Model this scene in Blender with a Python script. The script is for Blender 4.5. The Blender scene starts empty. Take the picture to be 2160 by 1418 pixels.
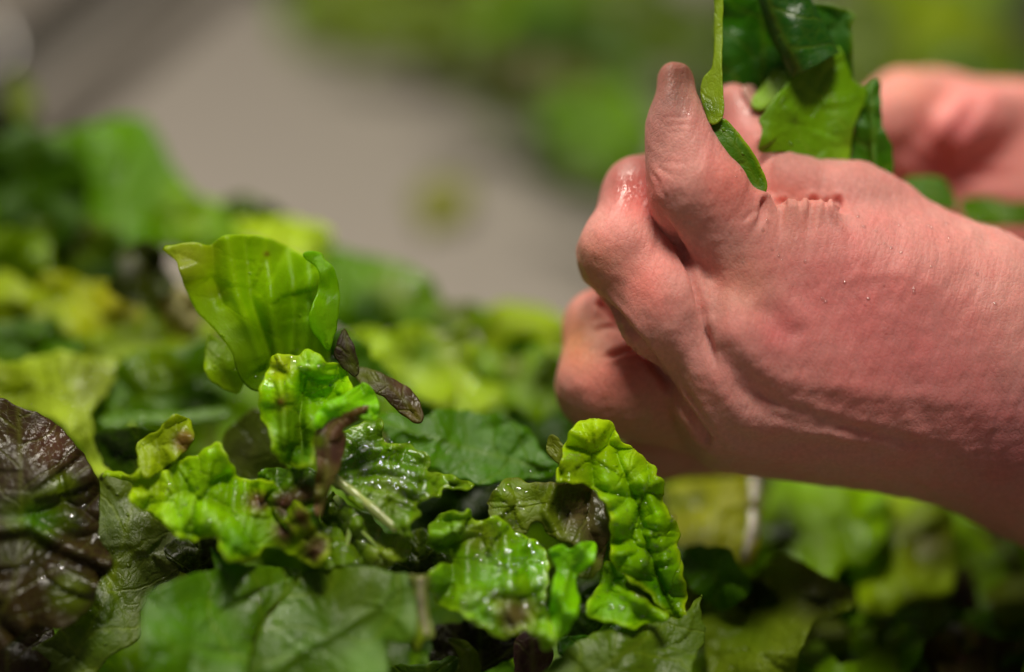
import bpy, bmesh, math, random
import numpy as np
from mathutils import Vector, Matrix, geometry

scene = bpy.context.scene
COL = scene.collection

# ------------------------------------------------------------------ camera
W_PX, H_PX = 2160.0, 1418.0            # the photograph's pixel frame, used as a ruler
LENS, SENSOR = 60.0, 36.0
K = SENSOR / LENS / W_PX
CAM_H, PITCH = 0.29, 25.0
cam_d = bpy.data.cameras.new('camera')
cam_d.lens, cam_d.sensor_width = LENS, SENSOR
cam_d.clip_start, cam_d.clip_end = 0.01, 50
cam_d.dof.use_dof = True
cam_d.dof.focus_distance = 0.419
cam_d.dof.aperture_fstop = 2.05
cam = bpy.data.objects.new('camera', cam_d)
COL.objects.link(cam)
cam.location = (0, -0.40, CAM_H)
cam.rotation_euler = (math.radians(90 - PITCH), 0, 0)
scene.camera = cam
CAM_R = np.array(Matrix.Rotation(math.radians(90 - PITCH), 3, 'X'))
CAM_T = np.array((0, -0.40, CAM_H))

# ------------------------------------------------------------------ light
world = bpy.data.worlds.new('World')
scene.world = world
world.use_nodes = True
world.node_tree.nodes['Background'].inputs[0].default_value = (1.0, 0.93, 0.82, 1)
world.node_tree.nodes['Background'].inputs[1].default_value = 0.065

def area_lamp(name, loc, target, sx, sy, power, color):
    l = bpy.data.lights.new(name, 'AREA')
    l.shape = 'RECTANGLE'
    l.size, l.size_y, l.energy, l.color = sx, sy, power, color
    o = bpy.data.objects.new(name, l)
    COL.objects.link(o)
    o.location = loc
    o.rotation_euler = (Vector(target) - Vector(loc)).to_track_quat('-Z', 'Y').to_euler()
    return o
area_lamp('ceiling_lamp', (0.10, -0.12, 1.30), (0.03, 0.0, 0.1), 0.40, 0.18, 12.5, (1.0, 0.93, 0.80))
area_lamp('ceiling_lamp', (-0.42, 0.80, 1.40), (0, 0.05, 0.1), 0.5, 0.26, 18.0, (1.0, 0.93, 0.80))

vs = scene.view_settings
scene.display_settings.display_device = 'sRGB'
vs.view_transform, vs.look, vs.gamma, vs.exposure = 'Standard', 'None', 1.0, 0.0
scene.cycles.max_bounces = 8
scene.cycles.transparent_max_bounces = 8
scene.cycles.use_denoising = True

# ------------------------------------------------------------------ helpers
def campt(px, py, d):
    """pixel position and distance -> camera-space metres (x right, y up, z towards the camera)"""
    px, py, d = np.broadcast_arrays(np.asarray(px, float), np.asarray(py, float), np.asarray(d, float))
    return np.stack([(px - W_PX / 2) * d * K, (H_PX / 2 - py) * d * K, -d], -1)

def to_world(p):
    return np.asarray(p) @ CAM_R.T + CAM_T

def lin(r, g, b):
    f = lambda c: (c / 255) / 12.92 if c / 255 <= 0.04045 else ((c / 255 + 0.055) / 1.055) ** 2.4
    return np.array((f(r), f(g), f(b)))

def mesh_object(name, verts, faces, mat, attrs=None, parent=None, smooth=True, center=True):
    """verts in world space; origin is moved to the mesh's own centre"""
    verts = np.asarray(verts, float)
    c = verts.mean(0) if center else np.zeros(3)
    if parent is not None:
        c = np.array(parent.location)
    me = bpy.data.meshes.new(name)
    me.from_pydata((verts - c).tolist(), [], [tuple(int(i) for i in f) for f in faces])
    if attrs:
        for an, (kind, data) in attrs.items():
            a = me.attributes.new(an, kind, 'POINT')
            if kind == 'FLOAT_COLOR':
                d = np.ones((len(verts), 4)); d[:, :3] = data
                a.data.foreach_set('color', d.ravel().astype(np.float32))
            elif kind == 'FLOAT_VECTOR':
                a.data.foreach_set('vector', np.asarray(data, np.float32).ravel())
            else:
                a.data.foreach_set('value', np.asarray(data, np.float32).ravel())
    if smooth:
        me.polygons.foreach_set('use_smooth', [True] * len(me.polygons))
    me.materials.append(mat)
    me.update()
    o = bpy.data.objects.new(name, me)
    COL.objects.link(o)
    if parent is not None:
        o.parent = parent
    else:
        o.location = c
    return o

def tag(o, label=None, cat=None, group=None, kind=None):
    if label: o['label'] = label
    if cat: o['category'] = cat
    if group: o['group'] = group
    if kind: o['kind'] = kind
    return o

def waves(x, y, wl, seed, n=9):
    """smooth random field, about -1..1, feature size wl"""
    r = np.random.RandomState(seed)
    out = np.zeros_like(x)
    for _ in range(n):
        a = r.uniform(0, 2 * np.pi); f = 2 * np.pi / wl * r.uniform(0.6, 1.5); p = r.uniform(0, 2 * np.pi)
        out += np.sin((x * np.cos(a) + y * np.sin(a)) * f + p)
    return out / math.sqrt(n) * 0.9

def pillows(x, y, size, seed):
    """blisters of about the given size parted by creases, 0 in the crease .. 1 on top"""
    r = np.random.RandomState(seed)
    x0, x1, y0, y1 = x.min() - size, x.max() + size, y.min() - size, y.max() + size
    gx, gy = np.meshgrid(np.arange(x0, x1, size), np.arange(y0, y1, size))
    q = np.stack([gx.ravel(), gy.ravel()], -1) + r.uniform(-0.42, 0.42, (gx.size, 2)) * size
    out = np.empty(len(x))
    for i in range(0, len(x), 4000):
        dd = np.hypot(x[i:i + 4000, None] - q[None, :, 0], y[i:i + 4000, None] - q[None, :, 1])
        p = np.partition(dd, 1, axis=1)
        out[i:i + 4000] = (p[:, 1] - p[:, 0]) / size
    t = np.clip(out / 0.8, 0, 1)
    return 1 - (1 - t) ** 2

def catmull(pts, n=6, closed=True):
    p = np.asarray(pts, float); m = len(p); out = []
    for i in range(m if closed else m - 1):
        if closed:
            a, b, c, d = p[i - 1], p[i], p[(i + 1) % m], p[(i + 2) % m]
        else:
            a, b, c, d = p[max(i - 1, 0)], p[i], p[i + 1], p[min(i + 2, m - 1)]
        for k in range(n):
            t = k / n
            out.append(0.5 * (2 * b + (c - a) * t + (2 * a - 5 * b + 4 * c - d) * t * t + (3 * b - a - 3 * c + d) * t ** 3))
    if not closed: out.append(p[-1])
    return np.array(out)

def resample(p, step, closed=True):
    q = np.vstack([p, p[:1]]) if closed else p
    s = np.r_[0, np.cumsum(np.hypot(*np.diff(q, axis=0).T))]
    n = max(int(s[-1] / step), 3)
    t = np.linspace(0, s[-1], n, endpoint=not closed)
    return np.stack([np.interp(t, s, q[:, 0]), np.interp(t, s, q[:, 1])], -1)

def seg_dist(P, line, closed=False):
    """nearest distance to a polyline, arc length there and the signed side"""
    q = np.vstack([line, line[:1]]) if closed else np.asarray(line, float)
    a, b = q[:-1], q[1:]
    ab = b - a; L2 = (ab ** 2).sum(1) + 1e-12; L = np.sqrt(L2); s0 = np.r_[0, np.cumsum(L)[:-1]]
    best = np.full(len(P), 1e9); arc = np.zeros(len(P)); side = np.zeros(len(P))
    for i in range(len(a)):
        w = P - a[i]
        t = w @ ab[i] / L2[i]
        tc = np.clip(t, 0, 1)
        if not closed:
            if i == 0: tc = np.where(t < 0, 0, tc)
        dd = np.hypot(w[:, 0] - tc * ab[i, 0], w[:, 1] - tc * ab[i, 1])
        m = dd < best
        best[m] = dd[m]; arc[m] = (s0[i] + tc * L[i])[m]
        side[m] = np.sign(ab[i, 0] * w[:, 1] - ab[i, 1] * w[:, 0])[m]
    return best, arc, side

def inside(P, poly):
    x, y = P[:, 0], P[:, 1]; r = np.zeros(len(P), bool)
    a = poly; b = np.roll(poly, -1, 0)
    for (x0, y0), (x1, y1) in zip(a, b):
        if y0 == y1: continue
        c = ((y0 > y) != (y1 > y)) & (x < (x1 - x0) * (y - y0) / (y1 - y0) + x0)
        r ^= c
    return r

# ------------------------------------------------------------------ materials
def new_mat(name):
    m = bpy.data.materials.new(name); m.use_nodes = True
    nt = m.node_tree
    nt.nodes.clear()
    return m, nt

class NB:
    """small node-building helper"""
    def __init__(s, nt): s.nt = nt
    def n(s, t, **kw):
        nd = s.nt.nodes.new(t)
        for k, v in kw.items():
            if k == 'inp':
                for i, val in v.items():
                    if hasattr(val, 'bl_idname') or isinstance(val, bpy.types.NodeSocket): s.nt.links.new(val, nd.inputs[i])
                    else: nd.inputs[i].default_value = val
            else: setattr(nd, k, v)
        return nd
    def math(s, op, a, b=None, c=None, clamp=False):
        inp = {0: a}
        if b is not None: inp[1] = b
        if c is not None: inp[2] = c
        return s.n('ShaderNodeMath', operation=op, use_clamp=clamp, inp=inp).outputs[0]
    def mix(s, f, a, b, blend='MIX'):
        nd = s.n('ShaderNodeMix', data_type='RGBA', blend_type=blend)
        for i, v in ((0, f), (6, a), (7, b)):
            if isinstance(v, bpy.types.NodeSocket): s.nt.links.new(v, nd.inputs[i])
            else: nd.inputs[i].default_value = v
        return nd.outputs[2]
    def mapr(s, v, a, b, c, d):
        return s.n('ShaderNodeMapRange', inp={0: v, 1: a, 2: b, 3: c, 4: d}).outputs[0]

def leaf_material(name, trans=0.36, mott_h=0.0008, spec=0.3, drops=0.5, grain=0.00004, rough=0.30, vein=0.5, vein_sp=0.008, relief=1.0, net=0.0022):
    m, nt = new_mat(name); b = NB(nt)
    col = b.n('ShaderNodeAttribute', attribute_name='col').outputs['Color']
    st = b.n('ShaderNodeAttribute', attribute_name='st').outputs['Vector']
    sep = b.n('ShaderNodeSeparateXYZ', inp={0: st})
    s_, t_ = sep.outputs[0], sep.outputs[1]
    nz = b.n('ShaderNodeTexNoise', inp={'Vector': st, 'Scale': 90.0, 'Detail': 3.0}).outputs[0]
    at = b.math('ABSOLUTE', t_)
    q = b.math('SUBTRACT', s_, b.math('MULTIPLY', at, 0.75))
    q = b.math('ADD', b.math('DIVIDE', q, vein_sp), b.math('MULTIPLY', nz, 0.9))
    side = b.n('ShaderNodeMath', operation='SIGN', inp={0: t_}).outputs[0]
    q = b.math('ADD', q, b.math('MULTIPLY', side, 0.27))
    fr = b.math('ABSOLUTE', b.math('SUBTRACT', b.math('FRACT', q), 0.5))
    wid = b.mapr(at, 0.0, 0.02, 0.085, 0.035)
    v1 = b.math('SUBTRACT', 1.0, b.math('DIVIDE', fr, wid), clamp=True)
    v1 = b.math('SMOOTH_MIN', v1, 1.0, 0.2)
    mid = b.math('SUBTRACT', 1.0, b.math('DIVIDE', at, 0.0011), clamp=True)
    wv = b.n('ShaderNodeVectorMath', operation='ADD', inp={0: st, 1: b.n('ShaderNodeVectorMath', operation='SCALE', inp={0: b.n('ShaderNodeTexNoise', inp={'Vector': st, 'Scale': 300.0}).outputs[1], 'Scale': 0.0012}).outputs[0]}).outputs[0]
    vo = b.n('ShaderNodeTexVoronoi', feature='DISTANCE_TO_EDGE', inp={'Vector': wv, 'Scale': 1.0 / net}).outputs[0]
    v2 = b.math('SUBTRACT', 1.0, b.math('MULTIPLY', vo, 7.0), clamp=True)
    vo3 = b.n('ShaderNodeTexVoronoi', feature='DISTANCE_TO_EDGE', inp={'Vector': wv, 'Scale': 2.3 / net}).outputs[0]
    v3 = b.math('SUBTRACT', 1.0, b.math('MULTIPLY', vo3, 6.0), clamp=True)
    vmask = b.math('MAXIMUM', b.math('MAXIMUM', v1, mid), b.math('MULTIPLY', v2, 0.35))
    big = b.n('ShaderNodeTexNoise', inp={'Vector': st, 'Scale': 45.0, 'Detail': 4.0, 'Roughness': 0.6}).outputs[0]
    fine = b.n('ShaderNodeTexNoise', inp={'Vector': st, 'Scale': 1500.0, 'Detail': 3.0, 'Roughness': 0.6}).outputs[0]
    vary = b.mapr(big, 0.3, 0.7, 0.8, 1.16)
    varied = b.mix(1.0, col, b.n('ShaderNodeCombineColor', inp={0: vary, 1: vary, 2: vary}).outputs[0], 'MULTIPLY')
    pale = b.mix(0.42, varied, (0.36, 0.48, 0.02, 1))
    base = b.mix(b.math('MULTIPLY', vmask, vein), varied, pale)
    # relief
    h = b.math('MULTIPLY', v1, -0.00024 * relief)
    h = b.math('ADD', h, b.math('MULTIPLY', v2, -0.00007 * relief))
    h = b.math('ADD', h, b.math('MULTIPLY', v3, -0.00002 * relief))
    h = b.math('ADD', h, b.math('MULTIPLY', fine, grain))
    mott = b.n('ShaderNodeTexNoise', inp={'Vector': st, 'Scale': 260.0, 'Detail': 1.0}).outputs[0]
    h = b.math('ADD', h, b.math('MULTIPLY', mott, mott_h * relief))
    # water beads and films
    vd = b.n('ShaderNodeTexVoronoi', inp={'Vector': st, 'Scale': 420.0, 'Randomness': 1.0})
    dr = b.math('SUBTRACT', 0.26, vd.outputs['Distance'], clamp=True)
    keep = b.math('GREATER_THAN', b.n('ShaderNodeSeparateColor', inp={0: vd.outputs['Color']}).outputs[0], 0.8)
    patch = b.math('GREATER_THAN', b.n('ShaderNodeTexNoise', inp={'Vector': st, 'Scale': 70.0}).outputs[0], drops)
    dm = b.math('MULTIPLY', b.math('MULTIPLY', dr, keep), patch)
    h = b.math('ADD', h, b.math('MULTIPLY', dm, 0.0022))
    bump = b.n('ShaderNodeBump', inp={'Strength': 0.8, 'Distance': 1.0, 'Height': h}).outputs[0]
    wetn = b.n('ShaderNodeTexNoise', inp={'Vector': st, 'Scale': 60.0, 'Detail': 2.0}).outputs[0]
    rg = b.mapr(wetn, 0.36, 0.62, rough - 0.14, rough + 0.20)
    pr = b.n('ShaderNodeBsdfPrincipled', inp={'Base Color': base, 'Roughness': rg, 'Normal': bump, 'Specular IOR Level': spec})
    tcol = b.mix(1.0, base, (1.55, 1.35, 0.4, 1), 'MULTIPLY')
    tr = b.n('ShaderNodeBsdfTranslucent', inp={'Color': tcol, 'Normal': bump})
    mx = b.n('ShaderNodeMixShader', inp={0: trans, 1: pr.outputs[0], 2: tr.outputs[0]})
    out = b.n('ShaderNodeOutputMaterial', inp={0: mx.outputs[0]})
    return m

def rib_material():
    m, nt = new_mat('leaf_rib'); b = NB(nt)
    tc = b.n('ShaderNodeTexCoord').outputs['Object']
    nz = b.n('ShaderNodeTexNoise', inp={'Vector': tc, 'Scale': 160.0, 'Detail': 3.0}).outputs[0]
    col = b.n('ShaderNodeAttribute', attribute_name='col').outputs['Color']
    v = b.mapr(nz, 0.3, 0.7, 0.75, 1.2)
    c = b.mix(1.0, col, b.n('ShaderNodeCombineColor', inp={0: v, 1: v, 2: v}).outputs[0], 'MULTIPLY')
    bump = b.n('ShaderNodeBump', inp={'Strength': 0.5, 'Distance': 0.0008, 'Height': nz}).outputs[0]
    pr = b.n('ShaderNodeBsdfPrincipled', inp={'Base Color': c, 'Roughness': 0.18, 'Normal': bump, 'Subsurface Weight': 0.25, 'Subsurface Scale': 0.002})
    b.n('ShaderNodeOutputMaterial', inp={0: pr.outputs[0]})
    return m

def skin_material():
    m, nt = new_mat('skin'); b = NB(nt)
    tc = b.n('ShaderNodeTexCoord').outputs['Object']
    col = b.n('ShaderNodeAttribute', attribute_name='col').outputs['Color']
    mot = b.n('ShaderNodeTexNoise', inp={'Vector': tc, 'Scale': 110.0, 'Detail': 4.0, 'Roughness': 0.65}).outputs[0]
    red = b.mix(b.mapr(mot, 0.35, 0.68, 0.0, 0.55), col, b.mix(1.0, col, (1.1, 0.8, 0.82, 1), 'MULTIPLY'))
    mot2 = b.n('ShaderNodeTexNoise', inp={'Vector': tc, 'Scale': 900.0, 'Detail': 3.0}).outputs[0]
    vv = b.mapr(mot2, 0.3, 0.7, 0.92, 1.06)
    red = b.mix(1.0, red, b.n('ShaderNodeCombineColor', inp={0: vv, 1: vv, 2: vv}).outputs[0], 'MULTIPLY')
    # fine lines of the skin: two crossing sets of furrows, plus pores
    sk = b.n('ShaderNodeAttribute', attribute_name='sk').outputs['Vector']
    def lines(deg, across, along, seed):
        r = b.n('ShaderNodeVectorRotate', rotation_type='Z_AXIS', inp={'Vector': sk, 'Angle': math.radians(deg)}).outputs[0]
        mp = b.n('ShaderNodeMapping', inp={0: r, 1: (seed, seed, seed), 3: (across, along, across * 0.5)}).outputs[0]
        return b.n('ShaderNodeTexNoise', inp={'Vector': mp, 'Scale': 1.0, 'Detail': 1.5, 'Roughness': 0.5}).outputs[0]
    l1 = lines(19, 900.0, 110.0, 1.0)
    l2 = lines(-32, 800.0, 140.0, 5.0)
    vo = b.n('ShaderNodeTexVoronoi', feature='DISTANCE_TO_EDGE', inp={'Vector': sk, 'Scale': 800.0}).outputs[0]
    fur = b.math('SUBTRACT', 1.0, b.math('MULTIPLY', vo, 6.0), clamp=True)
    h = b.math('ADD', b.math('MULTIPLY', l1, 0.00042), b.math('MULTIPLY', l2, 0.00022))
    h = b.math('SUBTRACT', h, b.math('MULTIPLY', fur, 0.00007))
    h = b.math('ADD', h, b.math('MULTIPLY', mot, 0.0006))
    bump = b.n('ShaderNodeBump', inp={'Strength': 0.55, 'Distance': 1.0, 'Height': h}).outputs[0]
    wet = b.n('ShaderNodeAttribute', attribute_name='wet').outputs['Fac']
    rg = b.mapr(wet, 0.0, 1.0, 0.47, 0.05)
    pr = b.n('ShaderNodeBsdfPrincipled', inp={'Base Color': red, 'Roughness': rg, 'Normal': bump, 'Specular IOR Level': b.mapr(wet, 0.0, 1.0, 0.16, 0.5),
        'Subsurface Weight': 0.45, 'Subsurface Radius': (1.0, 0.36, 0.22), 'Subsurface Scale': 0.0035})
    b.n('ShaderNodeOutputMaterial', inp={0: pr.outputs[0]})
    return m

def plain_material(name, color, rough, metal=0.0, trans=0.0, bump_scale=None, bump_d=0.0005, spec=0.5):
    m, nt = new_mat(name); b = NB(nt)
    tc = b.n('ShaderNodeTexCoord').outputs['Object']
    nz = b.n('ShaderNodeTexNoise', inp={'Vector': tc, 'Scale': bump_scale or 40.0, 'Detail': 4.0}).outputs[0]
    v = b.mapr(nz, 0.3, 0.7, 0.88, 1.1)
    c = b.mix(1.0, (*color, 1), b.n('ShaderNodeCombineColor', inp={0: v, 1: v, 2: v}).outputs[0], 'MULTIPLY')
    pr = b.n('ShaderNodeBsdfPrincipled', inp={'Base Color': c, 'Roughness': rough, 'Metallic': metal, 'Transmission Weight': trans, 'Specular IOR Level': spec})
    if bump_scale:
        bump = b.n('ShaderNodeBump', inp={'Strength': 0.6, 'Distance': bump_d, 'Height': nz}).outputs[0]
        nt.links.new(bump, pr.inputs['Normal'])
    b.n('ShaderNodeOutputMaterial', inp={0: pr.outputs[0]})
    return m

def steel_material():
    m, nt = new_mat('brushed_steel'); b = NB(nt)
    tc = b.n('ShaderNodeTexCoord').outputs['Object']
    mp = b.n('ShaderNodeMapping', inp={0: tc, 2: (0, 0, math.radians(-30)), 3: (60.0, 200.0, 40.0)}).outputs[0]
    nz = b.n('ShaderNodeTexNoise', inp={'Vector': mp, 'Scale': 1.0, 'Detail': 4.0}).outputs[0]
    v = b.mapr(nz, 0.3, 0.7, 0.93, 1.06)
    c = b.mix(1.0, (0.315, 0.280, 0.245, 1), b.n('ShaderNodeCombineColor', inp={0: v, 1: v, 2: v}).outputs[0], 'MULTIPLY')
    bump = b.n('ShaderNodeBump', inp={'Strength': 0.5, 'Distance': 0.0006, 'Height': nz}).outputs[0]
    pr = b.n('ShaderNodeBsdfPrincipled', inp={'Base Color': c, 'Roughness': 0.5, 'Metallic': 0.35, 'Normal': bump})
    b.n('ShaderNodeOutputMaterial', inp={0: pr.outputs[0]})
    return m

M_SOFT = leaf_material('lettuce_blade', trans=0.48, rough=0.30, vein=0.4)
M_LIME = leaf_material('smooth_lime_lettuce_blade', trans=0.6, rough=0.38, vein=0.16, vein_sp=0.016, relief=0.35)
M_CRISP = leaf_material('crinkled_lettuce_blade', trans=0.44, rough=0.24, vein=0.4, vein_sp=0.010)
M_WET = leaf_material('wet_lettuce_blade', trans=0.36, rough=0.2, vein=0.35, vein_sp=0.009, spec=0.55, drops=0.40, grain=0.00008)
M_RED = leaf_material('red_lettuce_blade', trans=0.15, rough=0.30, spec=0.22, vein=0.25, relief=0.8)
M_SPIN = leaf_material('spinach_blade', trans=0.30, rough=0.32, vein=0.5, vein_sp=0.011, relief=0.7, spec=0.42, drops=0.46, grain=0.00013)
M_RIB = rib_material()
M_SKIN = skin_material()
M_NAIL = plain_material('fingernail', (0.52, 0.27, 0.22), 0.2)
M_STEEL = steel_material()
def water_material():
    m, nt = new_mat('water'); b = NB(nt)
    nz = b.n('ShaderNodeTexNoise', inp={'Vector': b.n('ShaderNodeTexCoord').outputs['Object'], 'Scale': 900.0}).outputs[0]
    bump = b.n('ShaderNodeBump', inp={'Strength': 0.2, 'Distance': 0.0002, 'Height': nz}).outputs[0]
    fr = b.n('ShaderNodeFresnel', inp={'IOR': 1.33, 'Normal': bump}).outputs[0]
    gl = b.n('ShaderNodeBsdfGlossy', inp={'Roughness': 0.10, 'Normal': bump})
    tr = b.n('ShaderNodeBsdfTransparent')
    mx = b.n('ShaderNodeMixShader', inp={0: b.math('ADD', b.math('MULTIPLY', fr, 0.3), 0.13, clamp=True), 1: tr.outputs[0], 2: gl.outputs[0]})
    b.n('ShaderNodeOutputMaterial', inp={0: mx.outputs[0]})
    return m
M_WATER = water_material()

# ------------------------------------------------------------------ setting: steel counter
SEA = 0.0
def counter():
    # one sheet; on its left it is pressed into deep drain grooves that run away from the viewer
    xs = [np.linspace(-3, -0.46, 30), np.linspace(-0.45, -0.15, 220), np.linspace(-0.14, 3, 60)]
    U, V = np.meshgrid(np.concatenate(xs), np.r_[np.linspace(-2, 0, 12), np.linspace(0.05, 1.6, 60), np.linspace(1.8, 4, 10)], indexing='ij')
    X = U + 0.11 * (V - 0.6)
    Z = np.zeros_like(X)
    for c in (-0.372, -0.259):          # each falls along a slope on its left and rises again steeply
        q = U - c
        Z -= np.clip(np.minimum(q / 0.034, (0.041 - q) / 0.004), 0, 1) * 0.20
    Z += 0.05 * np.clip((-0.40 - U) / 0.02, 0, 1)
    idx = np.arange(X.size).reshape(X.shape)
    faces = np.stack([idx[:-1, :-1], idx[1:, :-1], idx[1:, 1:], idx[:-1, 1:]], -1).reshape(-1, 4)
    o = mesh_object('counter', np.stack([X, V, Z], -1).reshape(-1, 3), faces, M_STEEL, center=False)
    tag(o, 'grey brushed steel counter with pressed drain grooves under the lettuce', None, None, 'structure')
counter()

def shade_strip():
    # added half-round strip, coloured dark in place of shade, between the two grooves
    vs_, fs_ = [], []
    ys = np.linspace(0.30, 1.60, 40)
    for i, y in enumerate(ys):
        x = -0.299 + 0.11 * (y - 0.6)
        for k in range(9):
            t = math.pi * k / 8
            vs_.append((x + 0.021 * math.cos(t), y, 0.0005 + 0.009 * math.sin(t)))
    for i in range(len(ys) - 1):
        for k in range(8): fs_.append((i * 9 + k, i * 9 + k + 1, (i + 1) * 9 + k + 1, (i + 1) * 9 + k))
    o = mesh_object('shade_strip', np.array(vs_), fs_, plain_material('dark_shade_band', (0.030, 0.027, 0.021), 0.6, bump_scale=60.0, spec=0.3))
    tag(o, 'dark blurred strip added for a shaded band, running diagonally along the counter at the upper left', 'strip')
shade_strip()

def stud():
    bm = bmesh.new()
    prof = [(0.0, 0.020), (0.006, 0.0195), (0.012, 0.017), (0.0155, 0.012), (0.0165, 0.006), (0.020, 0.004), (0.022, 0.0)]
    rings = [[bm.verts.new((r * math.cos(t), r * math.sin(t), z)) for t in np.linspace(0, 2 * math.pi, 28, endpoint=False)] for r, z in prof[1:]]
    top = bm.verts.new((0, 0, prof[0][1]))
    for k in range(28):
        bm.faces.new((top, rings[0][k], rings[0][(k + 1) % 28]))
        for a, c in zip(rings[:-1], rings[1:]): bm.faces.new((a[k], c[k], c[(k + 1) % 28], a[(k + 1) % 28]))
    me = bpy.data.meshes.new('steel_knob'); bm.to_mesh(me); bm.free()
    me.polygons.foreach_set('use_smooth', [True] * len(me.polygons))
    me.materials.append(plain_material('polished_steel', (0.75, 0.72, 0.70), 0.32, metal=0.9))
    o = bpy.data.objects.new('steel_knob', me); COL.objects.link(o)
    o.location = (-0.325, 0.652, 0.0); o.scale = (0.55, 0.55, 0.6)
    tag(o, 'pale shiny steel knob on the counter at the upper left edge', 'knob')
stud()

# ------------------------------------------------------------------ leaves
def patch_mesh(outline, d, tilt=(0, 0), dome=0.0, ruf=(0, 0.02), bul=(0, 0.01), wob=(0, 0.03), rib=None, col=(90, 130, 20),
               edge=None, blobs=(), folds=(), curl=(0, 0.01), res=5.0, seed=0, frill=1.5, smooth=True, jag=None, ctr=None):
    """one curved piece of leaf: outline in photo pixels, distance d at its centre (m), then real relief in metres.
    tilt = slope of the distance to the right / upwards; folds = (polyline, half width px, height m towards the viewer)"""
    poly = np.asarray(outline, float)
    poly = catmull(poly, 6) if smooth else poly
    poly = resample(poly, res)
    rs = np.random.RandomState(seed)
    ph = rs.uniform(0, 6.28, 4)
    a = np.arange(len(poly)) * res
    if frill:
        nrm = np.roll(poly, -1, 0) - np.roll(poly, 1, 0)
        nrm = np.stack([nrm[:, 1], -nrm[:, 0]], -1) / (np.linalg.norm(nrm, axis=1)[:, None] + 1e-9)
        poly = poly + nrm * (frill * (np.sin(a / 11 + ph[0]) * 0.6 + np.sin(a / 5.3 + ph[1]) * 0.5 + np.sin(a / 27 + ph[2])))[:, None]
    x0, y0 = poly.min(0); x1, y1 = poly.max(0)
    gx, gy = np.meshgrid(np.arange(x0, x1, res), np.arange(y0, y1, res * 0.87))
    gx = gx + (np.arange(gx.shape[0]) % 2)[:, None] * res * 0.5
    P = np.stack([gx.ravel(), gy.ravel()], -1) + rs.uniform(-0.15, 0.15, (gx.size, 2)) * res
    P = P[inside(P, poly)]
    ed, _, _ = seg_dist(P, poly, True)
    P = P[ed > res * 0.55]
    n = len(poly)
    allp = np.vstack([poly, P])
    vs_, es_, fs_, *_ = geometry.delaunay_2d_cdt([Vector(p) for p in allp], [], [list(range(n))], 1, 1e-4)
    V = np.array([tuple(v) for v in vs_])
    F = [tuple(f) for f in fs_]
    ed, arc, _ = seg_dist(V, poly, True)
    c = np.array(ctr, float) if ctr is not None else poly.mean(0)
    s = d * K
    X = (V[:, 0] - c[0]) * s; Y = -(V[:, 1] - c[1]) * s
    E = ed * s; A = arc * s
    D = tilt[0] * X + tilt[1] * Y + dome * (X ** 2 + Y ** 2)
    if ruf[0]:
        ph2 = waves(A, A * 0.3, ruf[1] * 2.5, seed + 5, 4)
        D += ruf[0] * np.exp(-E / (ruf[1] * 0.55)) * np.sin(2 * np.pi * A / ruf[1] + 2.2 * ph2)
    if bul[0]:
        wx = X + waves(X, Y, bul[1] * 2.2, seed + 1) * bul[1] * 0.3
        wy = Y + waves(X, Y, bul[1] * 2.2, seed + 2) * bul[1] * 0.3
        D -= bul[0] * pillows(wx, wy, bul[1], seed) * (0.55 + 0.45 * waves(X, Y, bul[1] * 4, seed + 3))
    if wob[0]:
        D += wob[0] * waves(X, Y, wob[1], seed + 7)
    D += curl[0] * np.exp(-(E / curl[1]) ** 2)
    for line, w, hgt in folds:
        fd, _, _ = seg_dist(V, np.asarray(line, float))
        D -= hgt * np.exp(-(fd / w) ** 2)
    if rib is None:
        rib = [(c[0], y1), (c[0] + 1, y0)]
    rl = catmull(rib, 6, False) if len(rib) > 2 else np.asarray(rib, float)
    td, sa, sd = seg_dist(V, rl)
    st = np.stack([sa * s + seed * 0.37, td * s * sd, E], -1)
    C = np.tile(lin(*col), (len(V), 1))
    nz = 0.5 + 0.5 * waves(V[:, 0], V[:, 1], 90, seed + 11)
    for (bx, by, br, bc) in blobs:
        w_ = np.exp(-(((V[:, 0] - bx) ** 2 + (V[:, 1] - by) ** 2) / br ** 2) ** 1.3 * (0.6 + 0.8 * nz))[:, None]
        C = C * (1 - w_) + lin(*bc) * w_
    if edge:
        ec, ew, est = edge
        w_ = (np.exp(-(ed / ew) ** 2) * est * (0.4 + 0.6 * np.clip(nz, 0, 1)))[:, None]
        C = C * (1 - w_) + lin(*ec) * w_
    g = np.clip((C[:, 1] - 0.95 * C[:, 0]) / (0.25 * C[:, 1] + 1e-6), 0, 1)[:, None]     # chlorophyll: hardly any blue
    deep = np.clip((0.85 - C[:, :1] / (C[:, 1:2] + 1e-6)) / 0.5, 0, 1)                     # deep greens against pale ones
    C = C * (1 - g + g * np.hstack([1.06 + 0.72 * deep, 1.18 + 0.22 * deep, 0.40 - 0.30 * deep]))
    return to_world(campt(V[:, 0], V[:, 1], d + D)), F, C, st

SURFACES = []          # world vertices and faces of every leaf, for the water that lies on them

def bead(vs_, fs_, p, n, R, squash=0.5, stretch=1.0, axis=(0.3, 1, 0.1)):
    a = np.cross(n, axis); a /= np.linalg.norm(a); c = np.cross(n, a) * stretch; off = len(vs_)
    for u in range(4):
        f = math.pi / 2 * u / 4
        for k in range(8):
            t = 2 * math.pi * k / 8
            vs_.append(p + R * math.cos(f) * (a * math.cos(t) + c * math.sin(t)) + n * R * (squash * math.sin(f) - 0.04))
    vs_.append(p + n * R * (squash - 0.04))
    for u in range(3):
        for k in range(8):
            fs_.append((off + u * 8 + k, off + u * 8 + (k + 1) % 8, off + u * 8 + 8 + (k + 1) % 8, off + u * 8 + 8 + k))
    for k in range(8): fs_.append((off + 24 + k, off + 24 + (k + 1) % 8, off + 32))

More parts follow.
